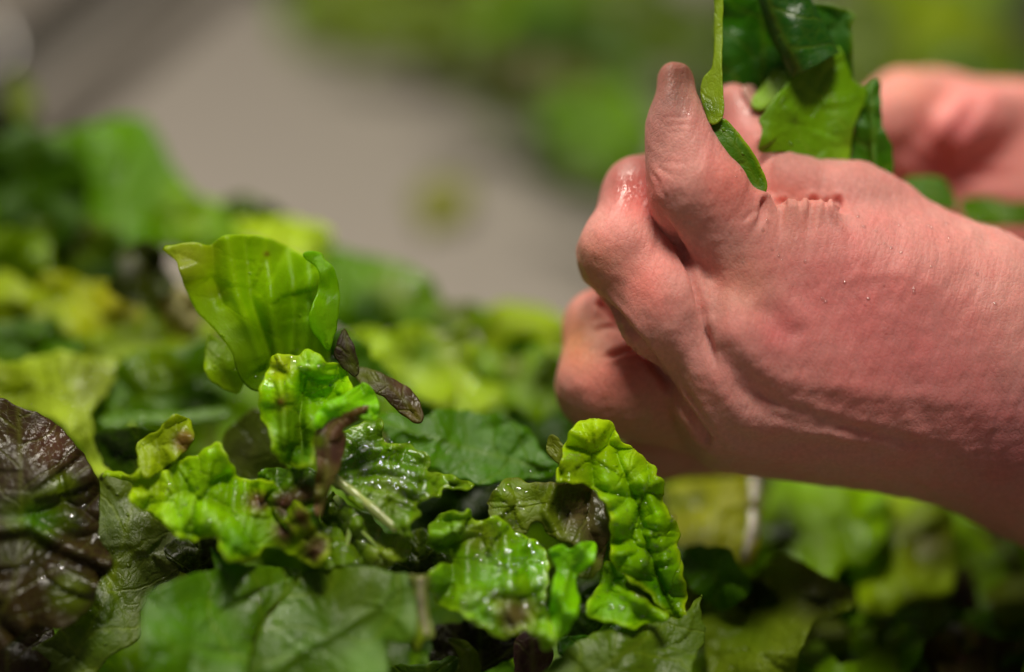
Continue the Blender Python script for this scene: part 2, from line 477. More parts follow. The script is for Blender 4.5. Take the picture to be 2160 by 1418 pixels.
def leaf(label, patches, mat=None, thick=0.0005, ribs=(), cat='lettuce leaf', group=None, name='lettuce_leaf', parent=None):
    vs_, fs_, cs_, ss_ = [], [], [], []; off = 0
    parts = []
    for p in patches:
        p = dict(p); pn = p.pop('part', None)
        v, f, c, s = patch_mesh(**p)
        if pn:
            parts.append((pn, v, f, c, s))
            continue
        vs_.append(v); cs_.append(c); ss_.append(s)
        fs_ += [tuple(i + off for i in q) for q in f]; off += len(v)
    o = mesh_object(name, np.vstack(vs_), fs_, mat or M_SOFT,
                    {'col': ('FLOAT_COLOR', np.vstack(cs_)), 'st': ('FLOAT_VECTOR', np.vstack(ss_))}, parent)
    md = o.modifiers.new('thickness', 'SOLIDIFY'); md.thickness = thick; md.offset = 0
    SURFACES.append((np.vstack(vs_), list(fs_)))
    if label: tag(o, label, cat, group)
    for pn, v, f, c, s in parts:
        q = mesh_object(pn, v, f, mat or M_SOFT, {'col': ('FLOAT_COLOR', c), 'st': ('FLOAT_VECTOR', s)}, o)
        md = q.modifiers.new('thickness', 'SOLIDIFY'); md.thickness = thick; md.offset = 0
        vs_.append(v)
    for rb in ribs:
        rib_mesh(o, np.vstack(vs_), **rb)
    return o

def tube(path, radii, seg=10, flat=1.0):
    path = np.asarray(path, float); n = len(path)
    T = np.gradient(path, axis=0); T /= np.linalg.norm(T, axis=1)[:, None]
    view = CAM_R @ np.array((0, 0, 1.0))
    vs_, fs_ = [], []
    for i in range(n):
        a = np.cross(T[i], view); a /= np.linalg.norm(a); b2 = np.cross(a, T[i])
        for k in range(seg):
            t = 2 * math.pi * k / seg
            vs_.append(path[i] + radii[i] * (math.cos(t) * a + flat * math.sin(t) * b2))
    for i in range(n - 1):
        for k in range(seg):
            k2 = (k + 1) % seg
            fs_.append((i * seg + k, i * seg + k2, (i + 1) * seg + k2, (i + 1) * seg + k))
    fs_.append(tuple(range(seg - 1, -1, -1))); fs_.append(tuple((n - 1) * seg + k for k in range(seg)))
    return np.array(vs_), fs_

def rib_mesh(parent, surf, pts, col=(170, 185, 110), r0=8, r1=3, flat=0.75, sink=0.25, name='midrib'):
    """a rib half sunk in the leaf: pts are photo pixels, the distance is taken from the leaf's own surface"""
    q = catmull(np.asarray(pts, float)[:, :2], 8, False)
    cs = (surf - CAM_T) @ CAM_R
    sp = np.stack([W_PX / 2 + cs[:, 0] / (-cs[:, 2]) / K, H_PX / 2 - cs[:, 1] / (-cs[:, 2]) / K], -1)
    d = []
    for p in q:
        e = ((sp - p) ** 2).sum(1); k = np.argsort(e)[:6]
        d.append(np.median(-cs[k, 2]))
    d = np.convolve(np.pad(d, 4, mode='edge'), np.ones(9) / 9, 'valid')
    r = np.linspace(r0, r1, len(q)) * (1 + 0.08 * np.sin(np.arange(len(q)) * 1.3))
    d = d - r * d * K * sink
    v, f = tube(to_world(campt(q[:, 0], q[:, 1], d)), r * d * K, flat=flat)
    C = np.tile(lin(*col), (len(v), 1))
    return mesh_object(name, v, f, M_RIB, {'col': ('FLOAT_COLOR', C)}, parent)

LIME, GREEN, DARK, RED, YEL, PALE, BROWN, OLIVE = (150, 178, 40), (92, 142, 32), (48, 92, 22), (74, 52, 44), (182, 190, 50), (196, 204, 120), (120, 82, 62), (88, 104, 40)
GA = 'torn salad leaves in the heap'

def round_outline(cx, cy, rx, ry, rot, seed, n=22, rough=0.16):
    r = np.random.RandomState(seed)
    t = np.linspace(0, 2 * np.pi, n, endpoint=False)
    k = 1 + rough * (np.sin(2 * t + r.uniform(0, 6)) + 0.8 * np.sin(3 * t + r.uniform(0, 6)) + 0.7 * np.sin(5 * t + r.uniform(0, 6)) + r.uniform(-0.6, 0.6, n))
    x, y = np.cos(t) * rx * k, np.sin(t) * ry * k
    c, s = math.cos(math.radians(rot)), math.sin(math.radians(rot))
    return np.stack([cx + x * c - y * s, cy + x * s + y * c], -1)

def rolled_edge(pts, r_px, d, col, turns=0.62, seed=0, start=-0.2, flat=1.0):
    """a leaf edge that curls over: a strip swept round a line; returns world verts, faces, colours, st"""
    p = catmull(np.array([(q[0], q[1]) for q in pts], float), 8, False)
    dd = np.interp(np.linspace(0, 1, len(p)), np.linspace(0, 1, len(pts)), [q[2] if len(q) > 2 else d for q in pts])
    rr = np.interp(np.linspace(0, 1, len(p)), np.linspace(0, 1, len(pts)), [q[3] if len(q) > 3 else r_px for q in pts])
    return p, dd, rr

# ---- the tall lime leaf standing up behind the middle of the heap
leaf('tall translucent lime green leaf standing upright with its right edge folded forward', [
    dict(outline=[(345, 526), (366, 517), (403, 511), (443, 518), (464, 503), (501, 496), (542, 497), (575, 505), (606, 522), (640, 539), (674, 545), (690, 600), (700, 680), (697, 745),
                  (690, 800), (600, 830), (520, 815), (486, 740), (450, 694), (416, 657), (396, 620), (376, 569), (369, 549)], d=0.428, tilt=(0.25, 0.22), dome=2.5,
         wob=(0.0012, 0.03), ruf=(0.0016, 0.018), rib=[(610, 840), (590, 680), (560, 500)], col=(142, 186, 34),
         blobs=[(690, 660, 90, (90, 156, 16)), (600, 640, 70, (110, 160, 18)), (390, 545, 60, (176, 186, 66)), (560, 800, 110, (90, 140, 20)), (562, 536, 6, (150, 130, 40))],
         folds=[([(448, 520), (452, 580), (470, 640)], 12, -0.0020), ([(515, 500), (530, 640), (585, 800)], 15, -0.0028), ([(610, 525), (622, 660), (612, 800)], 18, -0.0026), ([(560, 500), (575, 660), (595, 800)], 16, 0.0024), ([(655, 545), (650, 660), (625, 790)], 16, 0.0026), ([(480, 505), (500, 620), (560, 760)], 14, 0.0018)], seed=11, frill=1.0),
    dict(outline=[(640, 539), (655, 531), (676, 533), (686, 548), (700, 560), (711, 583), (715, 617), (714, 657), (706, 705), (694, 742), (674, 718), (656, 692), (653, 670), (660, 640), (672, 603), (670, 570)],
         d=0.421, tilt=(0.5, 0.25), dome=6, wob=(0.0008, 0.012), ruf=(0.0008, 0.012), rib=[(694, 742), (690, 640), (680, 540)], col=(116, 178, 24), part='folded_edge', seed=12, frill=1.0, res=4)], M_LIME, group=GA)

leaf('small pale lime leaf tucked below the tall upright lime leaf', [
    dict(outline=[(440, 700), (452, 712), (480, 730), (505, 760), (520, 800), (500, 830), (460, 815), (432, 780), (434, 735)], d=0.432, tilt=(0.2, 0.5), dome=4, wob=(0.001, 0.015), col=(140, 178, 36), seed=13)], group=GA)

# ---- crinkled bright leaf left of centre, with the purple-brown rolled edge
leaf('shiny bright green crumpled leaf like a small cup, below the tall lime leaf', [
    dict(outline=[(581, 747), (612, 749), (630, 748), (649, 741), (669, 751), (690, 764), (717, 768), (737, 788), (744, 812), (742, 840), (715, 870), (690, 900), (670, 930), (662, 981), (612, 981),
                  (591, 974), (574, 950), (561, 903), (547, 852), (556, 795), (564, 774)], d=0.411, tilt=(0.15, 0.35), dome=5, bul=(0.0034, 0.0120), wob=(0.0022, 0.018), ruf=(0.0016, 0.013),
         rib=[(640, 985), (630, 860), (660, 750)], col=(116, 180, 26), blobs=[(590, 770, 40, (150, 170, 40)), (600, 850, 24, (150, 180, 60)), (640, 940, 60, (60, 118, 14)), (592, 848, 6, (150, 90, 40)), (620, 900, 40, (90, 140, 30))],
         folds=[([(590, 800), (600, 870), (600, 960)], 9, 0.003), ([(640, 800), (632, 880), (640, 960)], 12, -0.004), ([(610, 770), (670, 800), (720, 800)], 9, -0.0022), ([(580, 765), (640, 780), (700, 790)], 10, 0.002)], edge=((170, 204, 60), 7, 0.75), seed=21, frill=3.0, res=4),
    dict(outline=[(764, 808), (781, 816), (796, 838), (801, 866), (790, 890), (760, 880), (735, 876), (700, 884), (676, 905), (662, 900), (668, 872), (690, 850), (720, 838), (744, 820)], d=0.406, tilt=(0.3, 0.5), dome=6,
         wob=(0.001, 0.012), ruf=(0.0010, 0.010), col=(110, 184, 22), part='curled_rim', seed=22, res=4, frill=1.0)], M_CRISP, group=GA)

leaf('purple brown leaf edge curling down the middle beside the shiny green leaf', [
    dict(outline=[(778, 858), (750, 863), (703, 880), (676, 894), (664, 923), (668, 971), (664, 1025), (663, 1072), (672, 1092), (682, 1070), (692, 1042), (712, 998), (725, 957), (728, 930), (722, 906), (744, 893), (767, 876)],
         d=0.4035, tilt=(0.35, 0.1), dome=0, wob=(0.0008, 0.012), ruf=(0.0012, 0.010), rib=[(672, 1090), (690, 980), (700, 900), (775, 860)], col=(122, 88, 62), blobs=[(690, 1000, 26, (128, 120, 60)), (684, 1040, 24, (120, 124, 54)), (700, 950, 26, (120, 84, 76)), (672, 930, 20, (96, 120, 40))],
         folds=[([(775, 862), (715, 890), (696, 940), (690, 1000), (676, 1080)], 16, 0.0016)], seed=23, res=3.5, frill=1.2)], M_SOFT, group=GA)

# ---- wet ribbed leaf in the centre
leaf('wet ribbed green leaf fanning out at the centre with water glinting on it', [
    dict(outline=[(700, 905), (730, 905), (771, 895), (800, 884), (810, 898), (805, 917), (825, 932), (855, 935), (875, 948), (905, 965), (900, 994), (935, 996), (998, 1020), (984, 1029), (937, 1032), (928, 1046),
                  (905, 1056), (880, 1069), (885, 1088), (862, 1104), (866, 1140), (845, 1128), (800, 1100), (740, 1050), (700, 1022), (690, 1000), (705, 950)], d=0.412, tilt=(0.1, 0.75), dome=3, bul=(0.0018, 0.008),
         wob=(0.0010, 0.014), ruf=(0.0018, 0.012), rib=[(838, 1120), (770, 1062), (700, 1010)], col=(76, 124, 46), blobs=[(740, 960, 50, (92, 140, 66)), (850, 980, 60, (66, 116, 38)), (950, 1015, 50, (84, 130, 46)), (820, 1050, 40, (100, 140, 64))],
         folds=[([(720, 985), (780, 950), (850, 945), (890, 965)], 8, 0.00080), ([(735, 1000), (800, 985), (880, 1000), (920, 1010)], 8, 0.00090), ([(755, 1015), (820, 1018), (890, 1040)], 7, 0.00090), ([(775, 1040), (830, 1050), (875, 1070)], 7, 0.00080), ([(725, 960), (745, 930), (780, 905)], 8, 0.00070), ([(730, 995), (800, 968), (880, 985)], 6, -0.00060), ([(750, 1008), (815, 1003), (890, 1022)], 6, -0.00060), ([(690, 1022), (770, 1082), (830, 1130)], 8, -0.00110)], edge=((130, 170, 80), 7, 0.75), seed=31, frill=3.4, res=4)],
    M_WET, ribs=[dict(pts=[(702, 1008, 0.4085), (760, 1052, 0.4055), (838, 1118, 0.402)], col=(168, 184, 108), r0=12, r1=9)], group=GA)

leaf('crumpled leaf base with pale green ribs, under the wet ribbed leaf', [
    dict(outline=[(700, 1035), (720, 1050), (770, 1085), (820, 1130), (855, 1120), (866, 1150), (858, 1180), (830, 1185), (800, 1200), (750, 1192), (690, 1200), (660, 1180), (668, 1120), (682, 1070)], d=0.409, tilt=(0.1, 0.6), dome=4, bul=(0.0024, 0.010),
         wob=(0.0022, 0.014), ruf=(0.0016, 0.012), rib=[(760, 1200), (730, 1120), (700, 1035)], col=(88, 130, 54), blobs=[(820, 1160, 40, (140, 170, 90)), (690, 1090, 30, (80, 110, 40))], seed=32, frill=3.2, res=4,
         folds=[([(760, 1110), (800, 1150), (830, 1180)], 9, 0.00084), ([(700, 1080), (740, 1140), (770, 1195)], 9, -0.00084)])],
    M_WET, ribs=[dict(pts=[(708, 1050, 0.407), (738, 1100, 0.4035), (728, 1165, 0.402)], col=(150, 176, 90), r0=7, r1=5), dict(pts=[(738, 1100, 0.4035), (790, 1150, 0.4025), (806, 1190, 0.4015)], col=(150, 176, 90), r0=5, r1=4)], group=GA)

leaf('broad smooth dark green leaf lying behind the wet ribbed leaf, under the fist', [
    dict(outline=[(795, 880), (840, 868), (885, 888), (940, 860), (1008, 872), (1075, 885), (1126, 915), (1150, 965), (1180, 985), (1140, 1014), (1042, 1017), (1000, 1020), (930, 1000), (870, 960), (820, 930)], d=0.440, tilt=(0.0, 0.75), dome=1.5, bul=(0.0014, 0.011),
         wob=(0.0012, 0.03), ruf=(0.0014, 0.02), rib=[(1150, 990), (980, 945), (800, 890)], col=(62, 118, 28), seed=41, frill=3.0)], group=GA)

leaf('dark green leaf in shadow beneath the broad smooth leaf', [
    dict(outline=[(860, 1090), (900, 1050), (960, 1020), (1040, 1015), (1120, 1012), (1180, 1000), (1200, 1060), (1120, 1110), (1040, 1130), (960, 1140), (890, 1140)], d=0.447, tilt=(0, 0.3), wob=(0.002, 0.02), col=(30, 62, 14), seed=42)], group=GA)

# ---- tall lime crinkled leaf right of centre
leaf('lime green crinkled leaf arching down just below the fist', [
    dict(outline=[(1181, 985), (1190, 940), (1200, 905), (1237, 888), (1262, 886), (1290, 898), (1315, 930), (1340, 948), (1362, 968), (1380, 990), (1382, 1006), (1402, 1018), (1398, 1052), (1416, 1082), (1431, 1120), (1428, 1158), (1442, 1204),
                  (1450, 1240), (1446, 1290), (1440, 1318), (1400, 1290), (1350, 1240), (1300, 1195), (1284, 1150), (1286, 1090), (1268, 1045), (1225, 1022), (1172, 1018)], d=0.414, tilt=(0.35, 0.28), dome=3.5, bul=(0.0046, 0.0095),
         wob=(0.0018, 0.02), ruf=(0.0018, 0.011), rib=[(1440, 1318), (1350, 1150), (1235, 890)], col=(120, 182, 26), blobs=[(1250, 920, 60, (160, 196, 20)), (1340, 970, 50, (140, 190, 24)), (1200, 990, 50, (120, 160, 30)), (1390, 1240, 70, (70, 140, 14))],
         folds=[([(1420, 1300), (1370, 1170), (1340, 1060), (1300, 960)], 8, -0.00210), ([(1330, 1200), (1310, 1100), (1280, 1020)], 14, 0.00120), ([(1400, 1180), (1390, 1090), (1360, 1020)], 12, 0.00180)], edge=((186, 210, 60), 7, 0.75), seed=51, frill=3.0, res=4),
    dict(outline=[(1180, 925), (1165, 915), (1154, 925), (1156, 955), (1178, 978), (1192, 985), (1196, 950)], d=0.4175, tilt=(-0.3, 0.2), wob=(0.0008, 0.01), col=(120, 128, 40), part='side_flap', seed=52, res=4)], M_CRISP, group=GA)

leaf('bright green folded leaf tip poking out under the arching lime leaf', [
    dict(outline=[(1262, 1226), (1275, 1187), (1302, 1194), (1319, 1215), (1323, 1239), (1350, 1256), (1380, 1280), (1408, 1302), (1363, 1318), (1330, 1328), (1275, 1310), (1240, 1298), (1240, 1276)], d=0.409, tilt=(0.1, 0.7), dome=6, bul=(0.0014, 0.010), wob=(0.0014, 0.014),
         ruf=(0.0012, 0.011), rib=[(1405, 1300), (1330, 1270), (1270, 1200)], col=(104, 170, 24), folds=[([(1280, 1195), (1300, 1240), (1400, 1300)], 12, 0.0022)], edge=((150, 194, 60), 7, 0.75), seed=61, frill=2.6, res=4)], M_CRISP, group=GA)

leaf('olive leaf with a brownish rounded right edge, between two bright crinkled leaves', [
    dict(outline=[(1028, 1063), (1038, 1040), (1059, 1019), (1089, 1011), (1120, 1018), (1170, 1016), (1228, 1022), (1262, 1042), (1274, 1063), (1287, 1097), (1287, 1131), (1273, 1168), (1256, 1217), (1225, 1221), (1210, 1190), (1215, 1150), (1180, 1140), (1150, 1120), (1130, 1102), (1103, 1128), (1060, 1110), (1035, 1094)],
         d=0.4145, tilt=(0.1, 0.5), dome=2.5, bul=(0.0014, 0.011), wob=(0.0012, 0.02), ruf=(0.0012, 0.014), rib=[(1230, 1220), (1180, 1100), (1110, 1012)], col=(96, 126, 44), blobs=[(1225, 1070, 60, (112, 98, 62)), (1270, 1140, 50, (110, 96, 60)), (1070, 1040, 40, (92, 144, 40)), (1090, 1065, 34, (122, 146, 74))],
         edge=((120, 92, 60), 10, 0.5), folds=[([(1170, 1030), (1150, 1080), (1180, 1135)], 9, 0.0018), ([(1240, 1040), (1240, 1110), (1262, 1170)], 12, -0.0018)], seed=71, frill=2.6, res=4)], M_SOFT, group=GA)

# ---- the big blistered leaf in front
leaf('large glossy blistered green leaf in front, dotted with water, right of centre', [
    dict(outline=[(903, 1141), (906, 1110), (930, 1092), (950, 1077), (975, 1080), (991, 1074), (1005, 1097), (1035, 1092), (1059, 1100), (1093, 1128), (1133, 1138), (1150, 1160), (1158, 1200), (1150, 1250), (1160, 1300), (1175, 1345), (1154, 1369), (1133, 1344), (1106, 1327), (1086, 1345), (1059, 1349), (1022, 1325),
                  (981, 1298), (944, 1288), (917, 1270), (906, 1243), (910, 1209), (930, 1190), (957, 1188), (946, 1172), (917, 1168)], d=0.4035, tilt=(0.0, 0.55), dome=4, bul=(0.0040, 0.0125), wob=(0.002, 0.022), ruf=(0.0026, 0.016),
         rib=[(1150, 1360), (1080, 1230), (1000, 1080)], col=(84, 150, 28), blobs=[(1090, 1300, 46, (112, 96, 50)), (1010, 1130, 50, (110, 140, 50)), (940, 1110, 40, (92, 150, 34)), (1150, 1340, 40, (100, 160, 24)), (960, 1270, 60, (96, 150, 24))],
         folds=[([(1060, 1110), (1075, 1180), (1080, 1260)], 12, 0.00135), ([(1000, 1110), (985, 1170), (990, 1240)], 14, 0.00108), ([(1110, 1170), (1120, 1230), (1140, 1320)], 10, -0.00135), ([(960, 1280), (1040, 1310), (1100, 1320)], 14, -0.00090)], edge=((140, 186, 60), 7, 0.75), seed=81, frill=3.2, res=4),
    dict(outline=[(1156, 1165), (1170, 1152), (1187, 1147), (1201, 1160), (1222, 1148), (1245, 1143), (1256, 1154), (1250, 1188), (1218, 1216), (1216, 1240), (1222, 1263), (1210, 1310), (1184, 1348), (1168, 1340), (1160, 1290), (1166, 1240), (1172, 1200)], d=0.4005, tilt=(0.3, 0.3), dome=4, wob=(0.0014, 0.012), ruf=(0.0016, 0.011),
         rib=[(1175, 1345), (1190, 1240), (1235, 1150)], col=(104, 180, 28), folds=[([(1240, 1150), (1195, 1195), (1190, 1260), (1185, 1330)], 10, 0.00113)], part='folded_lobe', seed=82, res=3.5)], M_WET, group=GA)

# ---- bottom: a broad leaf folded at its midrib
leaf('broad matte green leaf at the bottom, folded along its midrib into two halves', [
    dict(outline=[(285, 1470), (298, 1418), (300, 1330), (304, 1270), (318, 1246), (349, 1234), (406, 1212), (450, 1203), (447, 1175), (443, 1154), (462, 1172), (481, 1188), (542, 1195), (600, 1196), (632, 1206), (628, 1232), (590, 1270), (560, 1300), (535, 1350), (520, 1418), (505, 1480), (400, 1500)],
         d=0.396, tilt=(0.55, 0.62), dome=1.5, bul=(0.0013, 0.012), wob=(0.0016, 0.024), ruf=(0.0012, 0.02), rib=[(520, 1450), (545, 1330), (630, 1215)], col=(58, 106, 24), blobs=[(360, 1300, 90, (56, 108, 14)), (560, 1240, 70, (68, 112, 40))], seed=91, frill=1.2, res=4.5, ctr=(540, 1320)),
    dict(outline=[(522, 1470), (530, 1400), (548, 1330), (575, 1290), (610, 1252), (640, 1214), (700, 1196), (760, 1194), (795, 1199), (835, 1211), (860, 1213), (872, 1240), (880, 1300), (870, 1351), (845, 1356), (812, 1351), (816, 1380), (818, 1430), (800, 1490), (640, 1500)],
         d=0.398, tilt=(-0.25, 0.62), dome=1.5, bul=(0.0013, 0.012), wob=(0.0016, 0.024), ruf=(0.0012, 0.02), rib=[(520, 1450), (545, 1330), (640, 1215)], col=(60, 102, 32), blobs=[(740, 1240, 80, (74, 110, 54)), (780, 1400, 60, (64, 114, 22)), (640, 1330, 60, (56, 100, 24))],
         folds=[([(560, 1420), (700, 1340), (800, 1280)], 10, 0.0008)], part='blade_half', seed=92, frill=1.2, res=4.5, ctr=(540, 1320)),
    dict(outline=[(862, 1213), (880, 1214), (906, 1214), (903, 1243), (906, 1293), (916, 1341), (896, 1349), (879, 1376), (869, 1351), (878, 1290), (872, 1240)], d=0.394, tilt=(0.4, 0.3), wob=(0.0006, 0.012), col=(128, 136, 84), blobs=[(880, 1350, 26, (110, 140, 50))], part='leaf_stem', seed=93, frill=0.8, res=4)],
    M_SPIN, ribs=[dict(pts=[(886, 1218, 0.3945), (888, 1280, 0.393), (898, 1340, 0.392)], col=(150, 150, 112), r0=9, r1=8)], group=GA)

# ---- left: dark red leaves
leaf('dark purple red blistered leaf filling the lower left edge', [
    dict(outline=[(-60, 830), (0, 838), (50, 862), (100, 884), (140, 915), (170, 950), (190, 985), (207, 1025), (211, 1080), (210, 1140), (236, 1180), (232, 1205), (212, 1225), (200, 1265), (170, 1300), (120, 1330), (70, 1320), (30, 1350), (-60, 1360)], d=0.405, tilt=(0.25, 0.42), dome=2, bul=(0.0034, 0.0150),
         wob=(0.0030, 0.04), ruf=(0.0018, 0.016), rib=[(-20, 1340), (40, 1180), (40, 860)], col=(54, 42, 22), blobs=[(70, 1090, 60, (44, 92, 20)), (130, 1030, 34, (66, 90, 24)), (100, 940, 50, (80, 52, 40)), (150, 1260, 40, (72, 88, 24)), (40, 1150, 40, (60, 60, 30)), (30, 1000, 60, (70, 60, 46))],
         folds=[([(-20, 1120), (60, 1110), (130, 1150), (230, 1190)], 16, 0.003)], seed=101, res=4.5)], M_RED, group=GA)
leaf('brown red leaf hanging in the bottom left corner below the blistered one', [
    dict(outline=[(-60, 1320), (0, 1300), (60, 1300), (110, 1330), (118, 1370), (100, 1420), (60, 1480), (-60, 1480)], d=0.409, tilt=(0.4, 0.2), dome=3, bul=(0.002, 0.014), wob=(0.002, 0.03), col=(58, 44, 30), blobs=[(20, 1330, 30, (30, 66, 24))], seed=102)], M_RED, group=GA)

leaf('dull olive green leaf hanging down beside the dark purple leaf', [
    dict(outline=[(212, 1003), (245, 1008), (280, 1020), (300, 1060), (330, 1098), (360, 1118), (384, 1148), (384, 1182), (372, 1214), (330, 1240), (300, 1290), (290, 1350), (240, 1380), (180, 1440), (60, 1480), (60, 1380), (140, 1320), (190, 1240), (200, 1150), (206, 1080)], d=0.416, tilt=(0.1, 0.45), dome=2, bul=(0.001, 0.014), wob=(0.0014, 0.03), ruf=(0.0010, 0.02),
         rib=[(130, 1440), (230, 1240), (290, 1020)], col=(78, 98, 34), blobs=[(340, 1150, 60, (92, 100, 50)), (240, 1090, 60, (66, 92, 24)), (200, 1330, 90, (66, 100, 30))], seed=111)], M_SPIN, group=GA)

leaf('frilly bright yellow green leaf with brown tinged tips at its right end', [
    dict(outline=[(223, 1003), (255, 997), (284, 999), (298, 978), (308, 985), (309, 1012), (339, 1002), (372, 979), (400, 962), (423, 950), (445, 940), (466, 936), (477, 968), (492, 990), (512, 1008), (545, 1010), (575, 1012), (590, 1040), (620, 1055), (645, 1075), (668, 1110), (694, 1141), (691, 1168), (662, 1192), (640, 1186), (609, 1172),
                  (580, 1158), (555, 1158), (535, 1172), (510, 1180), (484, 1182), (460, 1160), (450, 1134), (425, 1134), (403, 1142), (380, 1130), (355, 1112), (339, 1104), (320, 1085), (300, 1078), (281, 1067), (277, 1045), (284, 1020)], d=0.405, tilt=(-0.05, 0.6), dome=2.5, bul=(0.0040, 0.015),
         wob=(0.0028, 0.026), ruf=(0.0034, 0.018), rib=[(690, 1165), (520, 1080), (290, 1020)], col=(120, 178, 30), blobs=[(545, 1060, 24, (120, 76, 52)), (600, 1120, 26, (108, 66, 48)), (668, 1165, 44, (98, 58, 50)), (640, 1090, 30, (112, 74, 52)), (300, 1020, 60, (150, 186, 34)), (500, 1150, 60, (84, 150, 20))],
         folds=[([(345, 1000), (352, 1040), (340, 1080)], 9, 0.00135), ([(392, 985), (398, 1040), (385, 1090)], 9, -0.00135), ([(440, 960), (436, 1030), (425, 1110)], 11, 0.00158), ([(480, 1000), (478, 1060), (470, 1150)], 10, -0.00135), ([(540, 1020), (530, 1080), (520, 1160)], 13, 0.00135)], edge=((176, 206, 70), 7, 0.75), seed=121, frill=3.6, res=4)], M_CRISP, group=GA)

leaf('small yellow green curled leaf above the frilly leaf on the left', [
    dict(outline=[(287, 945), (300, 925), (330, 908), (350, 885), (372, 877), (400, 888), (406, 925), (392, 955), (360, 978), (330, 1000), (305, 1002), (292, 975)], d=0.411, tilt=(0.1, 0.5), dome=6, bul=(0.002, 0.009), wob=(0.0015, 0.014), ruf=(0.0018, 0.011), rib=[(300, 1000), (340, 940), (385, 880)], col=(146, 172, 34),
         blobs=[(390, 930, 24, (140, 110, 50))], seed=131, frill=2.6, res=4)], M_CRISP, group=GA)

leaf('pale olive smooth leaf half hidden behind the crumpled cup shaped leaf', [
    dict(outline=[(470, 930), (500, 890), (540, 860), (575, 880), (600, 960), (605, 1010), (560, 1015), (510, 1005), (480, 980)], d=0.442, tilt=(-0.2, 0.4), dome=3, wob=(0.0012, 0.02), rib=[(520, 1010), (560, 870)], col=(112, 124, 60), blobs=[(520, 950, 40, (112, 116, 70))], seed=141)], group=GA)

leaf('blurred pale yellow green leaf at the left edge above the purple leaf', [
    dict(outline=[(-40, 775), (20, 762), (90, 752), (150, 744), (200, 755), (244, 760), (232, 815), (202, 860), (196, 900), (205, 935), (225, 950), (280, 888), (268, 940), (240, 985), (210, 1018), (190, 990), (178, 950), (130, 900), (60, 870), (-40, 850)], d=0.462, tilt=(0.1, 0.55), dome=3, bul=(0.0026, 0.013), wob=(0.0025, 0.03), ruf=(0.003, 0.02),
         rib=[(215, 1010), (180, 880), (150, 750)], col=(192, 208, 96), blobs=[(190, 810, 50, (146, 156, 90)), (60, 800, 50, (170, 186, 60)), (240, 950, 40, (120, 160, 30))], seed=151, frill=4.0)], M_SOFT, group=GA)

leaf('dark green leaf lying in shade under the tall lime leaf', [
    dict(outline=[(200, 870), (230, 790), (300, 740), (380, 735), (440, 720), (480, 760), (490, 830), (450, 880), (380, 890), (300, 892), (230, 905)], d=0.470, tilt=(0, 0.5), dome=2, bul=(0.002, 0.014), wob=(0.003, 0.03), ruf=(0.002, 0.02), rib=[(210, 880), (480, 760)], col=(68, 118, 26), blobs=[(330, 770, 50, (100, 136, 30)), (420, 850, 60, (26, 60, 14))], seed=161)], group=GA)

leaf('narrow dark green leaf edge crossing below the shaded leaf', [
    dict(outline=[(215, 880), (300, 872), (400, 868), (480, 862), (470, 885), (400, 892), (310, 896), (230, 905)], d=0.460, tilt=(0, 1.0), wob=(0.001, 0.02), col=(70, 120, 26), seed=162)], group=GA)

# ---- purple-brown leaf right of the tall one
leaf('purple brown leaf tips folded over to the right of the tall lime leaf', [
    dict(outline=[(722, 695), (733, 700), (744, 722), (752, 745), (757, 778), (748, 792), (730, 782), (715, 768), (704, 740)], d=0.4195, tilt=(-0.1, 0.3), dome=2, wob=(0.0008, 0.014), ruf=(0.0008, 0.012),
         rib=[(750, 785), (725, 700)], col=(66, 50, 34), blobs=[(742, 770, 22, (92, 96, 44))], seed=171, res=4),
    dict(outline=[(738, 784), (757, 776), (785, 778), (806, 788), (835, 802), (858, 818), (883, 845), (892, 870), (889, 892), (866, 890), (838, 866), (815, 842), (795, 828), (765, 815)], d=0.4225, tilt=(0.0, 0.8), dome=1, wob=(0.0008, 0.016), ruf=(0.0008, 0.014),
         rib=[(885, 885), (820, 815), (740, 785)], col=(76, 60, 30), blobs=[(775, 790, 34, (108, 112, 58)), (872, 876, 22, (104, 88, 34)), (845, 815, 22, (112, 84, 66))], part='folded_tip', seed=172, res=4)], M_SOFT, group=GA)
leaf('small crumpled dark green leaf with brown red tips, left of the purple brown curl', [
    dict(outline=[(545, 1000), (575, 985), (610, 990), (640, 985), (668, 1000), (672, 1050), (676, 1100), (700, 1140), (690, 1185), (655, 1195), (640, 1150), (600, 1110), (570, 1070), (548, 1040)], d=0.4085, tilt=(0.2, 0.4), dome=5, bul=(0.0030, 0.010), wob=(0.0016, 0.014), ruf=(0.002, 0.012),
         rib=[(680, 1170), (610, 995)], col=(76, 132, 26), blobs=[(600, 1060, 30, (96, 54, 46)), (668, 1160, 34, (92, 52, 46)), (645, 1040, 24, (108, 70, 50)), (570, 1020, 26, (84, 140, 26))], seed=173, res=4)], M_WET, group=GA)

